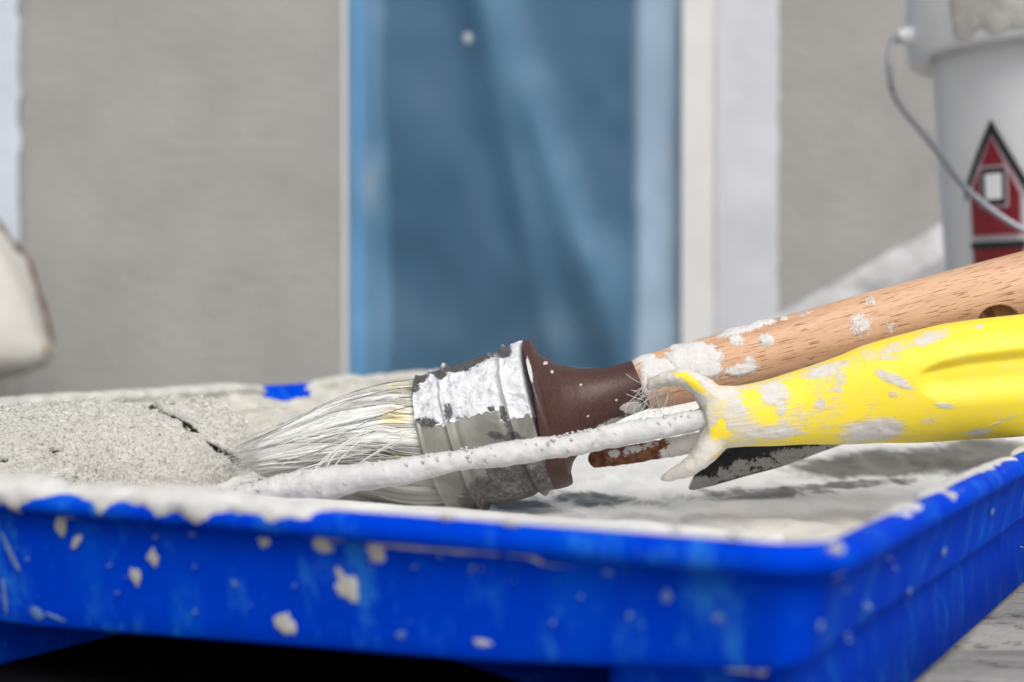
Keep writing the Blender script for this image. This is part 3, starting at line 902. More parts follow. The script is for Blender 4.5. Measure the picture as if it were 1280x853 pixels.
# wooden handle
stn = [(800, 481, 31), (806, 479, 33.5), (830, 473.5, 35.5), (860, 466, 37), (930, 448.5, 38.5), (1010, 428, 39.5), (1100, 404, 41), (1200, 379, 43), (1280, 360, 45), (1340, 346, 46), (1420, 328, 42), (1500, 312, 34), (1525, 307, 25), (1538, 304, 10)]
C, rr, q = smooth_path([at(a, b, dpt(a)) for a, b, _ in stn], 420, [[r_ / F * dpt(a)] for a, b, r_ in stn])
P, N, th = loft(C, rr[:, 0], rr[:, 0], 150)
along = np.stack([np.repeat(q[:, None], 150, 1), np.repeat((th * 0.0095)[None], 420, 0), np.zeros((420, 150))], -1)
along[..., 1] = np.abs(along[..., 1] - np.pi * 0.0095) + along[..., 0] * 0.03
px, py = proj(P)
mask = blobs(px, py, [(868, 448, 34, 22, 1), (885, 462, 20, 12, .9), (822, 462, 24, 14, 1), (806, 449, 16, 5, .9, -16), (930, 410, 34, 7, .9, -14), (955, 402, 16, 5, .8), (920, 424, 12, 8, .7), (925, 463, 26, 9, .75, -8), (937, 452, 8, 8, .6),
                     (958, 425, 10, 8, .85), (1076, 406, 15, 18, .6), (1112, 408, 10, 12, .42), (1088, 378, 9, 10, .45), (845, 434, 14, 4, .7, -14), (805, 480, 6, 24, .7), (1005, 392, 14, 4, .5, -14), (980, 398, 8, 4, .6), (1030, 432, 14, 4, .4)])
holep = at(1250, 403, 0.42)
hx, hy = px - 1249, py - 404
hd = np.sqrt((hx / 26) ** 2 + (hy / 22) ** 2)
front = (N[..., 1] < 0)
P = P - N * (np.where(front, sm(hd, 1.0, 0.86), 0) * 0.0125)[..., None]
P = P + N * (sm(mask, 0.45, 0.8) * (0.0001 + 0.0009 * fbm(P, 260, 3)))[..., None]
v, f = loft_mesh(P)
wood = mk('handle', v, f, WOOD, brush, True, {'mask': pad(mask, P)}, pad(along, P))

# bristles: a solid paint-stuck body with many single hairs over it
stn = [(562, 553, 86, 86), (545, 557.5, 87, 87), (520, 558, 84, 85), (490, 556, 77, 80), (445, 557, 64, 72), (400, 562, 49, 60), (350, 570, 31, 46), (318, 578, 23, 34), (304, 582, 17, 24), (297, 584, 9, 12)]
Cc, rc, q = smooth_path([at(a, b, dpt(a)) for a, b, _, _ in stn], 160, [[r_ / F * dpt(a), s_ / F * dpt(a)] for a, b, r_, s_ in stn])
NB = 520
sh = sm(np.linspace(0, 1, 160), 0.985, 0.80) ** 0.6          # the matted body stops short of the tip, single hairs go on
P, N, th = loft(Cc, np.maximum(rc[:, 1] * 0.96 * sh, 0.0002), np.maximum(rc[:, 0] * 0.96 * sh, 0.0002), NB)
along = np.stack([np.repeat(q[:, None], NB, 1), np.repeat((th * 0.02)[None], 160, 0), np.zeros((160, NB))], -1)
cyl = np.stack([along[..., 0] * 14, np.cos(th)[None] * 9 + 0 * along[..., 0], np.sin(th)[None] * 9 + 0 * along[..., 0]], -1)
rg = fbm(cyl, 1.6, 3) - 0.5
cyl2 = np.stack([along[..., 0] * 30, np.cos(th + 0)[None] * 42 + along[..., 0] * 60, np.sin(th)[None] * 42 + 0 * along[..., 0]], -1)
rg2 = fbm(cyl2, 1.0, 3) - 0.5
fade = np.minimum(1, rc[:, 0] / 0.010)[:, None]
P = P + N * ((rg * 0.0045 + rg2 * 0.0012) * fade * (0.35 + 0.65 * sm(along[..., 0], 0.0, 0.015)))[..., None]
px, py = proj(P)
wet = sm(py - np.interp(px, [300, 400, 500, 560], [592, 572, 552, 542]), -6, 12)  # underside of the bundle: grey paint, darkened to include its shade
v, f = loft_mesh(P)
root = blobs(px, py, [(497, 481, 20, 9, 1.0, -10), (496, 522, 20, 14, 1.0, -15)])
gap = sm(rg2, -0.13, -0.24)
bb = mk('bristle_body', v, f, CORE, brush, True, {'wet': pad(wet, P), 'root': pad(np.clip(root, 0, 1), P), 'gap': pad(gap, P)}, pad(along, P))
T_, A0, B0 = frames(Cc)
paths, rads, tones = [], [], []
ncl = 150
cl_th = RNG.random(ncl) * 2 * np.pi
for k in range(300):
    cl = RNG.integers(ncl)
    ang0 = RNG.uniform(-0.42, np.pi + 0.42) if k % 11 else RNG.random() * 2 * np.pi
    ang1 = cl_th[cl] + RNG.normal(0, 0.06)
    d_ = (ang1 - ang0 + np.pi) % (2 * np.pi) - np.pi
    if abs(d_) > 0.7: ang1 = ang0 + 0.3 * d_
    i0 = 6
    i1 = int(159 - RNG.random() ** 3.0 * 60)
    ii = np.linspace(i0, i1, 12)
    cc = np.stack([np.interp(ii, np.arange(160), Cc[:, c]) for c in range(3)], 1)
    aa = np.stack([np.interp(ii, np.arange(160), A0[:, c]) for c in range(3)], 1)
    bb_ = np.stack([np.interp(ii, np.arange(160), B0[:, c]) for c in range(3)], 1)
    r0 = np.interp(ii, np.arange(160), rc[:, 0]); r1 = np.interp(ii, np.arange(160), rc[:, 1])
    tt = np.linspace(0, 1, 12)
    an = ang0 + ((ang1 - ang0 + np.pi) % (2 * np.pi) - np.pi) * tt ** 1.2
    lift = 0.955 + 0.045 * RNG.random() + (0.07 * RNG.random() ** 4) * np.sin(np.pi * tt)
    pth = cc + aa * (np.cos(an) * r1 * lift)[:, None] + bb_ * (np.sin(an) * r0 * lift)[:, None]
    pth[:, 2] += 0.0006 * RNG.normal() * tt ** 2
    pth += RNG.normal(0, 0.0016, 3)[None] * (tt ** 5)[:, None] * np.array([1.6, 0.6, 1.0])
    paths.append(pth)
    rads.append(np.linspace(1, 0.45, 12) * RNG.uniform(0.00007, 0.00014))
    mid = ang0 % (2 * np.pi)
    tone = 0.08 * RNG.random() if RNG.random() < 0.20 else RNG.uniform(0.42, 0.74)
    low = math.sin(ang0) < -0.15
    if low and tone > 0.2: tone = RNG.uniform(0.2, 0.4)
    tv = np.full(12, tone)
    yl = (0.45 < math.sin(ang0) < 1.0 and 0.35 > abs(math.sin(ang0) - 0.8)) or (-0.1 < math.sin(ang0) < 0.3)
    if yl and tone > 0.2 and math.cos(ang0) > 0.0 and RNG.random() < 0.85:
        ln = RNG.integers(1, 3); tv[:ln] = RNG.uniform(0.84, 1.0)
    tones.append(np.repeat(tv, 3))
# stray hairs that cross the bundle and hang over the rod
def curve(pts, nn=14): return smooth_path(pts, nn)[0]
stray = [[(520, 540), (470, 535), (430, 552), (400, 580), (388, 606)], [(515, 545), (460, 542), (425, 562), (405, 590), (396, 610)], [(510, 548), (455, 548), (428, 566), (412, 592), (402, 606)],
         [(500, 540), (440, 560), (380, 585), (335, 600), (309, 611)], [(460, 566), (400, 580), (350, 596), (318, 611)], [(430, 566), (390, 585), (345, 605), (325, 613)],
         [(510, 545), (480, 560), (440, 585), (420, 598)], [(505, 552), (470, 570), (440, 588), (424, 600)], [(500, 556), (470, 558), (420, 556), (360, 558), (330, 566)],
         [(440, 520), (400, 530), (370, 545), (350, 560)], [(480, 535), (430, 540), (380, 560), (350, 585)], [(505, 533), (500, 542), (504, 553)], [(440, 556), (442, 570), (438, 582)],
         [(450, 560), (420, 566), (380, 590), (360, 600)], [(470, 575), (430, 576), (400, 572), (370, 568)]]
for si, s_ in enumerate(stray):
    for rep in range(2 if si in (0, 1, 3, 4, 6) else (1 if si < 12 else 0)):
        j = RNG.normal(0, 1.6, (len(s_), 2))
        dd = np.linspace(0.427, 0.424, len(s_)) if si not in (3, 4, 5) else np.linspace(0.428, 0.44, len(s_))
        paths.append(curve([at(a + jj[0] , b + jj[1], e) for (a, b), jj, e in zip(s_, j, dd)], 14))
        rads.append(np.full(14, RNG.uniform(0.00010, 0.00022)))
        tones.append(np.full(42, RNG.uniform(0.5, 0.72)))
v, f = strands(paths, rads)
bst = mk('bristles', v, f, BRIS, brush, True, {'tone': np.concatenate(tones)})
bst['kind'] = 'stuff'

# ------------------------------------------------------------------ paint roller: yellow grip, rod, nap sleeve
roller = thing('paint_roller', 'paint roller with a yellow paint-smeared grip, caked rod and grey nap sleeve', 'paint roller', at(900, 540, 0.41))
def dg(px): return np.interp(px, [880, 1000, 1280, 1500], [0.412, 0.412, 0.408, 0.404])
def remeshed(parts, voxel, iters):
    """one skin round overlapping closed meshes; returns vertices, normals, faces"""
    V, Fc = [], []
    for v_, f_ in parts:
        o_ = len(V)
        V += [tuple(x) for x in v_]; Fc += [tuple(int(i) + o_ for i in q_) for q_ in f_]
    me = bpy.data.meshes.new('tmp'); me.from_pydata(V, [], Fc); me.update()
    ob = bpy.data.objects.new('tmp', me); COL.objects.link(ob)
    md = ob.modifiers.new('r', 'REMESH'); md.mode = 'VOXEL'; md.voxel_size = voxel
    m2 = ob.modifiers.new('s', 'SMOOTH'); m2.factor = 0.5; m2.iterations = iters
    dg_ = bpy.context.evaluated_depsgraph_get()
    me2 = bpy.data.meshes.new_from_object(ob.evaluated_get(dg_))
    n_ = len(me2.vertices)
    co = np.empty(n_ * 3, np.float32); me2.vertices.foreach_get('co', co)
    no = np.array([v_.normal[:] for v_ in me2.vertices])
    fs = [tuple(p_.vertices) for p_ in me2.polygons]
    bpy.data.objects.remove(ob); bpy.data.meshes.remove(me); bpy.data.meshes.remove(me2)
    return co.reshape(-1, 3).astype(float), no, fs
stn = [(880, 523, 42, 27), (890, 522, 41, 31), (905, 521, 39, 34), (930, 520, 38.5, 36), (965, 516, 42, 37), (1000, 510, 46.5, 37), (1060, 500, 56.5, 42), (1100, 491.5, 63.5, 46), (1150, 484, 70, 50), (1200, 476.5, 74, 53), (1280, 469, 76, 55), (1400, 455, 74, 54), (1480, 446, 66, 50), (1515, 442, 50, 40), (1530, 440, 20, 18)]
C, rr, q = smooth_path([at(a, b, dg(a)) for a, b, _, _ in stn], 300, [[r_ / F * dg(a), s_ / F * dg(a)] for a, b, r_, s_ in stn])
Cg, qg = C, q
P, N, th = loft(C, rr[:, 1], rr[:, 0], 160, power=2.25)
g1 = loft_mesh(P)
# forked guard at the rod end of the grip
stn = [(808, 486, 4, 8), (814, 482, 8, 15), (832, 474, 11, 22), (856, 473, 14, 27), (878, 486, 18, 29), (893, 506, 20, 28), (898, 522, 20, 27), (893, 546, 20, 27), (878, 569, 17, 25), (861, 584, 13, 19), (844, 592, 10, 13), (832, 597, 7, 9), (826, 598, 3, 4)]
gd = lambda a: 0.412 + 0.006 * np.clip((870 - a) / 60, 0, 1)
C, rr, q = smooth_path([at(a, b, gd(a)) for a, b, _, _ in stn], 150, [[r_ / F * 0.41 * (0.84 if a < 880 else 0.96), s_ / F * 0.41] for a, b, r_, s_ in stn])
P, N, th = loft(C, rr[:, 1] * 0.98, rr[:, 0], 90, power=2.3)
g2 = loft_mesh(P)
V, N, fs = remeshed([g1, g2], 0.00042, 22)
px, py = proj(V)
# thumb recess moulded into the near side
cy_ = np.interp(px, [1140, 1200, 1280, 1400, 1500], [478, 472, 464, 450, 440])
hy = np.interp(px, [1135, 1150, 1175, 1210, 1300, 1480, 1500], [0, 14, 24, 29, 31, 28, 0])
dv = (py - cy_) / np.maximum(hy, 0.01)
inside = np.where((hy > 0.5) & (N[:, 1] < 0), sm(dv, -1.0, -0.50) * sm(dv, 1.3, 0.0), 0)
V = V - N * (inside * 0.0022 * sm(px, 1143, 1172))[:, None]
GB = [(905, 492, 24, 12, .95), (918, 510, 20, 18, .85, 40), (970, 492, 22, 18, .95), (975, 508, 10, 18, .8), (960, 541, 50, 10, .85), (1035, 462, 34, 9, .95, -20), (1050, 470, 10, 14, .7), (1118, 474, 26, 7, .95, 22), (1135, 484, 12, 3, .8, 10),
      (1025, 505, 7, 8, .85, 30), (1048, 487, 7, 4, .85, 20), (1095, 537, 42, 14, .95), (1060, 548, 26, 8, .9), (1160, 424, 32, 8, .7, -15), (1130, 430, 40, 8, .55, -18), (1180, 507, 13, 4, .9, 8), (1118, 493, 9, 5, .7), (1225, 408, 6, 4, .7),
      (1222, 541, 20, 5, .7, -8), (1250, 528, 26, 1.8, .7, -22), (1157, 527, 12, 6, .5), (1100, 445, 30, 10, .5)]
mask = blobs(px, py, GB)
grad = np.interp(px, [800, 880, 905, 940, 1000, 1060, 1150, 1200], [0.95, 0.88, 0.68, 0.54, 0.42, 0.27, 0.03, -0.5])
mask = np.maximum(mask, grad) - blobs(px, py, [(894, 541, 6, 8, .95), (902, 533, 5, 9, .9), (905, 543, 8, 5, .8), (1040, 550, 20, 6, .4), (955, 520, 16, 12, .4), (1010, 550, 26, 6, .5), (866, 478, 20, 5, 1.0, 38), (850, 470, 10, 3, .7, 20), (940, 500, 10, 10, .4), (1000, 490, 14, 14, .3)]) * 0.95
mask = mask - inside * 0.8
V = V + N * ((fbm(V, 500, 4) - 0.5) * 0.0008 * sm(mask, 0.45, 0.8))[:, None]
axg = (Cg[-1] - Cg[0]) / np.linalg.norm(Cg[-1] - Cg[0])
upg = np.array([0, 0, 1.0]) - axg[2] * axg; upg /= np.linalg.norm(upg)
rel = V - Cg[0]
along = np.stack([rel @ axg, rel @ upg, rel[:, 1]], -1)
mk('grip', V, fs, GRIP, roller, True, {'mask': mask}, along)
# steel rod, thick with dried paint
stn = [(905, 518, 14, .411), (875, 525, 14, .411), (850, 530, 14.5, .410), (780, 543, 15, .408), (700, 558, 15, .405), (600, 573, 15.5, .402), (520, 586, 17, .400), (450, 598, 19, .399), (400, 606, 20, .399), (340, 615, 20, .400), (250, 634, 18, .402), (150, 652, 18, .404), (40, 664, 18, .408), (-60, 664, 18, .412), (-130, 652, 18, .42), (-175, 626, 17, .432), (-165, 600, 17, .444), (-120, 596, 16, .452)]
C, rr, q = smooth_path([at(a, b, e) for a, b, _, e in stn], 620, [[0.93 * r_ / F * e] for a, b, r_, e in stn])
P, N, th = loft(C, rr[:, 0], rr[:, 0], 40)
lump = fbm(P, 420, 4) - 0.45
P = P + N * ((fbm(P, 75, 3) - 0.5) * 0.0022)[..., None]
P = P + N * (lump * 0.0008 + np.clip(fbm(P, 900, 3) - 0.62, 0, 1) * 0.0022 * (0.3 + np.clip(np.sin(th), 0, 1))[None])[..., None]
v, f = loft_mesh(P)
mk('rod', v, f, ROD, roller)
# crumbs and fibres dried between guard and rod
paths, rads = [], []
for k in range(48):
    a = at(RNG.uniform(800, 845), RNG.uniform(478, 492), RNG.uniform(0.405, 0.425))
    b = at(RNG.uniform(782, 838), RNG.uniform(505, 528), RNG.uniform(0.405, 0.43))
    mid = (a + b) / 2 + RNG.normal(0, 0.0014, 3)
    paths.append(curve([a, mid, b], 8)); rads.append(np.full(8, RNG.uniform(0.00003, 0.00008)))
for k in range(6):
    a = at(RNG.uniform(796, 812), RNG.uniform(478, 510), 0.412)
    b = a + np.array([-RNG.uniform(0.002, 0.005), RNG.normal(0, 0.001), RNG.normal(0.0, 0.0015)])
    paths.append(curve([a, (a + b) / 2 + RNG.normal(0, 0.00012, 3), b], 6)); rads.append(np.full(6, 0.00009))
v, f = strands(paths, rads)
o = mk('dried_strands', v, f, BRIS, roller, True, {'tone': np.full(len(v), 0.45)})
o['kind'] = 'stuff'
Vs, Fs = [], []
for k in range(200):
    tt = RNG.random()
    i = int(tt * 330)
    base = C[i]
    an = RNG.normal(1.2, 0.7)
    Tn, An, Bn = frames(C[max(i - 1, 0):i + 2])
    pos = base + (An[0] * math.cos(an) + Bn[0] * math.sin(an)) * (rr[i, 0] * 1.02)
    s_ = RNG.uniform(0.0002, 0.0006)
    tet = np.array([[1, 1, 1], [1, -1, -1], [-1, 1, -1], [-1, -1, 1]]) * s_ * RNG.uniform(0.5, 1.2, (4, 3))
    Vs.append(pos + tet); o_ = 4 * k
    Fs += [(o_, o_ + 1, o_ + 2), (o_, o_ + 3, o_ + 1), (o_, o_ + 2, o_ + 3), (o_ + 1, o_ + 3, o_ + 2)]
o = mk('paint_crumbs', np.vstack(Vs), Fs, ROD, roller, True)
o['kind'] = 'stuff'
# nap sleeve
e1 = np.array([-0.112, 0.508, 0.0240]); dirn = np.array([-0.80, -0.60, -0.02]); dirn /= np.linalg.norm(dirn)
Lr, Rr = 0.085, 0.0275
nr_, ns = 260, 420
s = np.concatenate([np.linspace(-0.026, 0, 90, endpoint=False), np.linspace(0, Lr, 150), np.linspace(Lr, Lr + 0.012, 21)[1:]])
nr_ = len(s)
rad = np.where(s < 0, Rr * np.sqrt(np.clip(1 - (np.abs(s) / 0.0262) ** 2.3, 0, 1)), np.where(s > Lr, Rr * np.sqrt(np.clip(1 - ((s - Lr) / 0.0125) ** 2.5, 0, 1)), Rr))
C = e1[None] + dirn[None] * s[:, None]
P, N, th = loft(C, np.maximum(rad, 0.0004), np.maximum(rad, 0.0004), ns)
P = P + N * ((fbm(P, 45, 3) - 0.5) * 0.006 + (fbm(P, 150, 3) - 0.5) * 0.0034)[..., None]
px, py = proj(P)
cxs = [(174, 503), (190, 507), (205, 513), (222, 522), (236, 530), (246, 538), (258, 549), (268, 557), (280, 565), (290, 571), (300, 577)]
wid = [2.0, 4.0, 1.6, 3.2, 4.0, 2.6, -0.2, 2.4, 3.8, 5.2, 4.6]
cr = np.zeros_like(px)
wob = (fbm(P, 420, 4, 0.65) - 0.5) * 15
for (a, b), (c, d), w0, w1 in zip(cxs[:-1], cxs[1:], wid[:-1], wid[1:]):
    ux, uy = c - a, d - b
    tt = np.clip(((px - a) * ux + (py - b) * uy) / (ux * ux + uy * uy), 0, 1)
    dist = np.hypot(px - a - ux * tt + wob * 0.35, py - b - uy * tt + wob * 0.45) + wob * 0.5
    cr = np.maximum(cr, sm(dist, (w0 * (1 - tt) + w1 * tt) * 1.15 + 0.6, (w0 * (1 - tt) + w1 * tt) * 0.5))
for (a, b, r_) in [(232, 500, 6), (216, 502, 4), (258, 505, 3.5), (8, 575, 6), (72, 563, 5)]:
    dist = np.hypot((px - a) * 0.6, (py - b) * 1.3) + wob * 0.5
    cr = np.maximum(cr, 0.55 * sm(dist, r_, r_ * 0.3))
cr = np.where(N[..., 1] < 0.6, cr, 0)
fine = (fbm(P, 420, 4, 0.65) - 0.5) * 0.0026
P = P + N * (fine - cr * 0.0022)[..., None]
v, f = loft_mesh(P)
slv = mk('nap_sleeve', v, f, NAP, roller, True, {'crack': pad(cr, P)})
# matted fibres over the nap
nt_ = 42000
ii = RNG.integers(0, nr_, nt_); jj = RNG.integers(0, ns, nt_)
ok = (cr[ii, jj] < 0.25) & (N[ii, jj, 1] < 0.5) & (N[ii, jj, 2] > -0.5) & (rad[ii] / Rr > RNG.random(nt_))
ii, jj = ii[ok], jj[ok]
pos = P[ii, jj] + RNG.normal(0, 0.0004, (len(ii), 3)); nn_ = N[ii, jj]
d1 = RNG.normal(0, 1, (len(ii), 3)); d1 -= (d1 * nn_).sum(1)[:, None] * nn_; d1 /= np.linalg.norm(d1, axis=1)[:, None]
d2 = np.cross(nn_, d1)
ln = RNG.uniform(0.0005, 0.0017, len(ii))[:, None]; wd = RNG.uniform(0.00006, 0.00014, len(ii))[:, None]
lift = RNG.uniform(0.0, 0.6, len(ii))[:, None]
v0 = pos - d2 * wd; v1 = pos + d2 * wd; v2 = pos + d1 * ln + nn_ * ln * lift; v3 = pos + nn_ * wd * 2
V = np.stack([v0, v1, v2, v3], 1).reshape(-1, 3)
k = np.arange(len(ii))[:, None] * 4
Fc = np.concatenate([k + np.array([[0, 2, 3]]), k + np.array([[3, 2, 1]])], 0)
tn = np.where(RNG.random(len(ii)) < 0.3, RNG.uniform(0, 0.2, len(ii)), RNG.uniform(0.35, 1.0, len(ii)))
o = mk('fibres', V, Fc, TUFT, slv, False, {'tone': np.repeat(tn, 4)})
o['kind'] = 'stuff'

# ------------------------------------------------------------------ rusty rod and black handle lying under the grip
stn = [(741, 575, 4, .47), (743, 575, 9.5, .47), (750, 573.5, 11.5, .469), (800, 566, 11.5, .467), (850, 557, 12, .465), (900, 547, 12, .463), (980, 531, 12, .46), (1060, 514, 12, .458), (1150, 495, 12, .455)]
C, rr, q = smooth_path([at(a, b, e) for a, b, _, e in stn], 220, [[r_ / F * e] for a, b, r_, e in stn])
P, N, th = loft(C, rr[:, 0], rr[:, 0], 40)
P = P + N * ((fbm(P, 500, 4) - 0.5) * 0.0012)[..., None]
px, py = proj(P)
mask = blobs(px, py, [(768, 567, 9, 5, .95, -8), (790, 563, 16, 5, .7, -8), (815, 556, 10, 4, .6), (760, 576, 4, 4, .4)])
mask = np.maximum(mask, sm(px, 818, 834) * 0.85 - blobs(px, py, [(828, 555, 7, 6, .7)]))
v, f = loft_mesh(P)
rod2 = mk('rusty_rod', v, f, RUST, None, True, {'mask': pad(mask, P)})
tag(rod2, 'short rusty steel rod with white paint, lying under the roller rod', 'rod')

stn = [(862, 611, 1.5, .492), (866, 608.5, 5, .491), (874, 602, 10, .490), (884, 594, 15.5, .488), (900, 584, 20, .486), (930, 572, 23, .483), (970, 559, 25, .480), (1030, 536, 26, .476), (1100, 512, 26, .472), (1200, 486, 26, .468), (1216, 482, 16, .468)]
C, rr, q = smooth_path([at(a, b, e) for a, b, _, e in stn], 200, [[r_ / F * e] for a, b, r_, e in stn])
P, N, th = loft(C, rr[:, 0] * 0.7, rr[:, 0], 90, power=2.6)
px, py = proj(P)
low = py - np.interp(px, [860, 880, 900, 960, 1030], [603, 594, 584, 568, 550])
mask = -0.22 + 0.85 * sm(low, -8, 8) * (1 - 0.9 * sm(low, 17, 22)) + blobs(px, py, [(872, 602, 10, 8, .5), (908, 562, 18, 6, .5), (925, 575, 20, 8, .35), (960, 562, 30, 6, .3)])
v, f = loft_mesh(P)
blk = mk('tool_handle', v, f, BLACKP, None, True, {'mask': pad(mask, P)})
tag(blk, 'black tapered tool handle smeared with paint, its tip in the wet paint', 'tool handle')

# ------------------------------------------------------------------ bucket behind on the right
BD = 0.88
bc = at(1346, 400, BD); bcx, bcy = bc[0], bc[1]
zz = lambda y: at(640, y, BD)[2]
bucket = thing('paint_bucket', 'white plastic paint bucket with a red house emblem and wire handle', 'bucket', (bcx, bcy, 0.0))
ks = BD / F
def revolve(prof, n=96):
    th = np.linspace(0, 2 * np.pi, n, endpoint=False)
    return np.array([np.stack([bcx + r_ * np.cos(th), bcy + r_ * np.sin(th), np.full(n, z_)], -1) for r_, z_ in prof])
zc_lo, zc_hi = zz(78), zz(78) + 0.051
def rbody(z): return np.interp(z, [0.0, zz(330), zz(90)], [150 * ks, 159 * ks, 176 * ks])
prof = [(140 * ks, 0.0), (148 * ks, 0.001), (rbody(0.006), 0.006)] + [(rbody(z_), z_) for z_ in np.linspace(0.02, zc_hi - 0.004, 20)] + [(rbody(zc_hi) - 0.003, zc_hi - 0.004)] + [(rbody(z_) - 0.003, z_) for z_ in np.linspace(zc_hi - 0.01, 0.02, 8)]
v, f = loft_mesh(revolve(prof))
mk('body', v, f, BUCKW, bucket)
rc_ = 207 * ks
prof = [(rbody(zc_lo) + 0.0005, zc_lo + 0.003), (rc_ - 0.004, zc_lo), (rc_ - 0.001, zc_lo + 0.001), (rc_, zc_lo + 0.004), (rc_ + 0.001, zc_lo + 0.03), (rc_ + 0.001, zc_hi - 0.003), (rc_ - 0.002, zc_hi), (rbody(zc_hi) - 0.003, zc_hi)]
v, f = loft_mesh(revolve(prof), False, False)
mk('rim_band', v, f, BUCKW, bucket)
mk('paint_inside', revolve([(rbody(0.2) - 0.004, zc_lo)])[0], [tuple(range(96))], SMEAR, bucket, False)
def patch(poly_px, name, mat, off, parent, nsub=26, radius=None, yoff=0):
    """polygon drawn in pixel-like bucket coordinates (angle, height) and bent round the body"""
    import mathutils
    from mathutils import geometry
    pts = []
    m_ = len(poly_px)
    for i in range(m_):
        a, b = np.array(poly_px[i], float), np.array(poly_px[(i + 1) % m_], float)
        kk = max(1, int(np.hypot(*(b - a)) / 6))
        for t_ in np.linspace(0, 1, kk, endpoint=False): pts.append(a + (b - a) * t_)
    pts = np.array(pts)
    tris = geometry.tessellate_polygon([[Vector((p_[0], p_[1], 0)) for p_ in pts]])
    import bmesh
    bm = bmesh.new()
    vs = [bm.verts.new((p_[0], p_[1], 0)) for p_ in pts]
    for t_ in tris:
        try: bm.faces.new([vs[i] for i in t_])
        except ValueError: pass
    for _ in range(3):
        bmesh.ops.subdivide_edges(bm, edges=[e for e in bm.edges if e.calc_length() > 6], cuts=1)
        bmesh.ops.triangulate(bm, faces=bm.faces)
    bm.verts.ensure_lookup_table(); bm.verts.index_update()
    Q = np.array([v_.co for v_ in bm.verts]); fcs = [tuple(v_.index for v_ in fc_.verts) for fc_ in bm.faces]
    bm.free()
    z_ = Q[:, 1] / 4000.0
    r_ = (rbody(z_) if radius is None else np.full(len(z_), radius)) + off
    phi = (Q[:, 0] - 1346) / 190.0           # arc pixels to angle
    V_ = np.stack([bcx + r_ * np.sin(phi), bcy - r_ * np.cos(phi), z_], -1)
    nrm = np.stack([np.sin(phi), -np.cos(phi), 0 * phi], -1)
    V_ = np.vstack([V_ + nrm * 0.0002, V_ - nrm * 0.0004])
    k_ = len(Q)
    fix = []
    for t_ in fcs:
        a, b, c = V_[t_[0]], V_[t_[1]], V_[t_[2]]
        fix.append(t_ if np.cross(b - a, c - a) @ nrm[t_[0]] > 0 else t_[::-1])
    return mk(name, V_, fix, mat, parent, False)
def ap(px, y):        # photograph position on the bucket's near side -> (arc units, height)
    u_, z_ = 0.0, zz(y)
    for _ in range(60):
        r_ = rbody(z_)
        ph_ = u_ / 190.0
        p_ = np.array([bcx + r_ * math.sin(ph_), bcy - r_ * math.cos(ph_), z_])
        qx, qy = proj(p_)
        u_ = max(-280, min(280, u_ + 0.5 * (px - float(qx)))); z_ = z_ + 0.5 * (float(qy) - y) * 0.80 / F
    return 1346 + u_, z_
XC, z_peak = ap(1240, 149)
def mir(x): return 2 * XC - x
zy = lambda y: ap(1240, y)[1] * 4000        # heights in the same units as the arc
def E(pts): return [(x, zy(y)) for x, y in pts]
e = ap(1208, 234)[0]
emb = patch(E([(XC, 149), (mir(e), 234), (mir(e), 251), (XC, 168), (e, 251), (e, 234)]), 'emblem', BLK, 0.0012, bucket)
e2 = ap(1214, 238)[0]
patch(E([(XC, 160), (mir(e2), 234), (mir(e2), 298), (e2, 298), (e2, 234)]), 'emblem_outline', PINKW, 0.0007, emb)
e3 = e2 + 3.5
patch(E([(XC, 172), (mir(e3), 244), (mir(e3), 294), (e3, 294), (e3, 244)]), 'emblem_wall', RED, 0.0017, emb)
wl, wr = ap(1229, 235)[0], ap(1263, 235)[0]
patch(E([(wl, 208), (wr, 208), (wr, 260), (wl, 260)]), 'emblem_window_border', PINKW, 0.0022, emb)
patch(E([(wl + 3, 210.5), (wr - 3, 210.5), (wr - 3, 257.5), (wl + 3, 257.5)]), 'emblem_window_frame', BLK, 0.0026, emb)
patch(E([(wl + 10, 218), (wr - 8, 218), (wr - 8, 250), (wl + 10, 250)]), 'emblem_window_pane', WHT, 0.0030, emb)
patch(E([(e2 - 3, 302), (mir(e2 - 3), 302), (mir(e2 - 3), 311), (e2 - 3, 311)]), 'emblem_band', BLK, 0.0012, emb)
patch(E([(e2, 310), (mir(e2), 310), (mir(e2), 366), (e2, 366)]), 'emblem_panel', RED, 0.0007, emb)
# smear of grey paint down the rim band
ph = np.linspace(R(-63), R(12), 90)
top = np.full(90, zc_hi + 0.0005)
bt = zc_lo + 0.003 + (n1(ph, 9, 3.0) - 0.55) * 0.022
bt = np.maximum(bt, zc_lo + 0.0035) * (1 - sm(-ph, R(59), R(63))) + (zc_lo + 0.018) * sm(-ph, R(59), R(63))
G = []
for t_ in np.linspace(0, 1, 14):
    z_ = top * (1 - t_) + bt * t_
    rr_k = rc_ + 0.0012 + 0.0022 * np.sin(np.pi * min(1, t_ * 0.96 + 0.04)) ** 0.5 * np.sin(np.linspace(0, np.pi, 90)) ** 0.25 * (0.6 + fbm(np.stack([ph * 6, z_ * 60, z_ * 0], -1), 1.5, 3))
    shift = (n1(z_ , 160, 8.0) - 0.5) * 0.12 * np.linspace(1, 0, 90) ** 6
    G.append(np.stack([bcx + rr_k * np.sin(ph + shift), bcy - rr_k * np.cos(ph + shift), z_], -1))
G = np.array(G)
mk('paint_smear', G.reshape(-1, 3), grid_faces(14, 90, False)[:, ::-1], SMEAR, bucket)
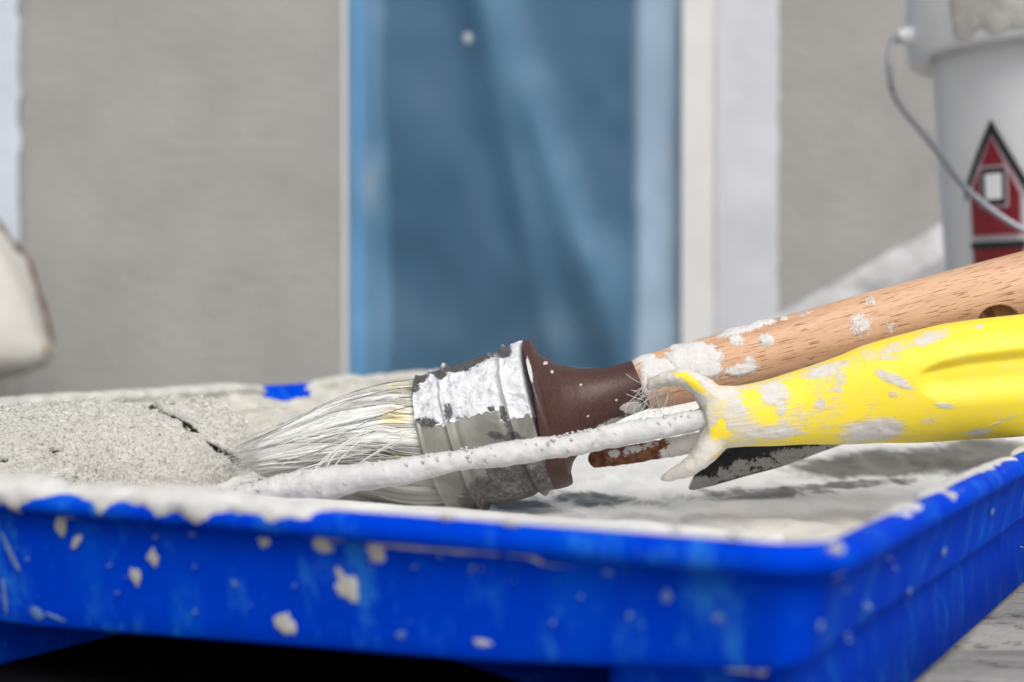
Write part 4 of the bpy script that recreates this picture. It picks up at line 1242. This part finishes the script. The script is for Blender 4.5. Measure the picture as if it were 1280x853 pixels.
# wire handle and its ear
hp = [(1150, 47, 1.072), (1138, 47, 1.068), (1123, 47, 1.064), (1114, 56, 1.06), (1112, 88, 1.05), (1121, 125, 1.03), (1165, 180, 1.0), (1210, 238, .965), (1280, 288, .945), (1346, 305, .94)]
hp = hp + [(2 * 1346 - a, b, c) for a, b, c in hp[-2::-1]]
C, q = smooth_path([at(a_, b_, c_ * BD / 1.07) for a_, b_, c_ in hp], 160)
P, N, th = loft(C, 0.0018, 0.0018, 14)
v, f = loft_mesh(P)
mk('wire_handle', v, f, WIRE, bucket)
for sx in (-1, 1):
    cx_ = bcx + sx * (rc_ + 0.001)
    C, q = smooth_path([(cx_ - sx * 0.004, bcy, zz(47)), (cx_ + sx * 0.003, bcy, zz(47)), (cx_ + sx * 0.008, bcy, zz(47))], 10)
    P, N, th = loft(C, np.linspace(0.0075, 0.0038, 10), np.linspace(0.0075, 0.0038, 10), 20)
    v, f = loft_mesh(P)
    mk('handle_ear', v, f, BUCKW, bucket)

# ------------------------------------------------------------------ smeared board leaning behind the bucket
a, b = at(900, 478, 1.34), at(1330, 240, 1.42)
dr_ = (b - a) / np.linalg.norm(b - a)
up = np.array([0, 0.62, 0.78]); up -= (up @ dr_) * dr_; up /= np.linalg.norm(up)
nn_ = np.cross(dr_, up)
if nn_[1] > 0: nn_ = -nn_
L_ = np.linalg.norm(b - a)
lean = thing('board', 'grey board with thick white paint along its face, leaning behind the bucket', 'board', a)
G = []
for s_ in np.linspace(0, L_, 60):
    c_ = a + dr_ * s_
    hw, tk = 0.024, 0.006
    G.append([c_ + up * hw + nn_ * tk, c_ + up * hw - nn_ * tk, c_ - up * hw - nn_ * tk, c_ - up * hw + nn_ * tk])
v, f = loft_mesh(np.array(G))
mk('board_body', v, f, PLANKG, lean, False)
ss, tt = np.meshgrid(np.linspace(0.01, L_ - 0.01, 120), np.linspace(-0.004, 0.028, 30))
edge_n = (fbm(np.stack([ss, tt * 0, tt * 0], -1), 22, 4) - 0.5) * 0.03
tt2 = tt + edge_n * sm(tt, 0.014, -0.004)
hgt = 0.0062 + 0.009 * fbm(np.stack([ss, tt, ss * 0], -1), 34, 4) * np.minimum(1, np.minimum(sm(tt, -0.004, 0.004), 1))
G = a[None, None] + dr_ * ss[..., None] + up * tt2[..., None] + nn_ * hgt[..., None]
mk('white_paint', G.reshape(-1, 3), grid_faces(30, 120, False), plain('dull_white_paint', (0.38, 0.38, 0.385), 0.8, 0.3, 40, 0.6, 150, 0.002), lean)

for o in S.objects:
    if '_base' in o: del o['_base']
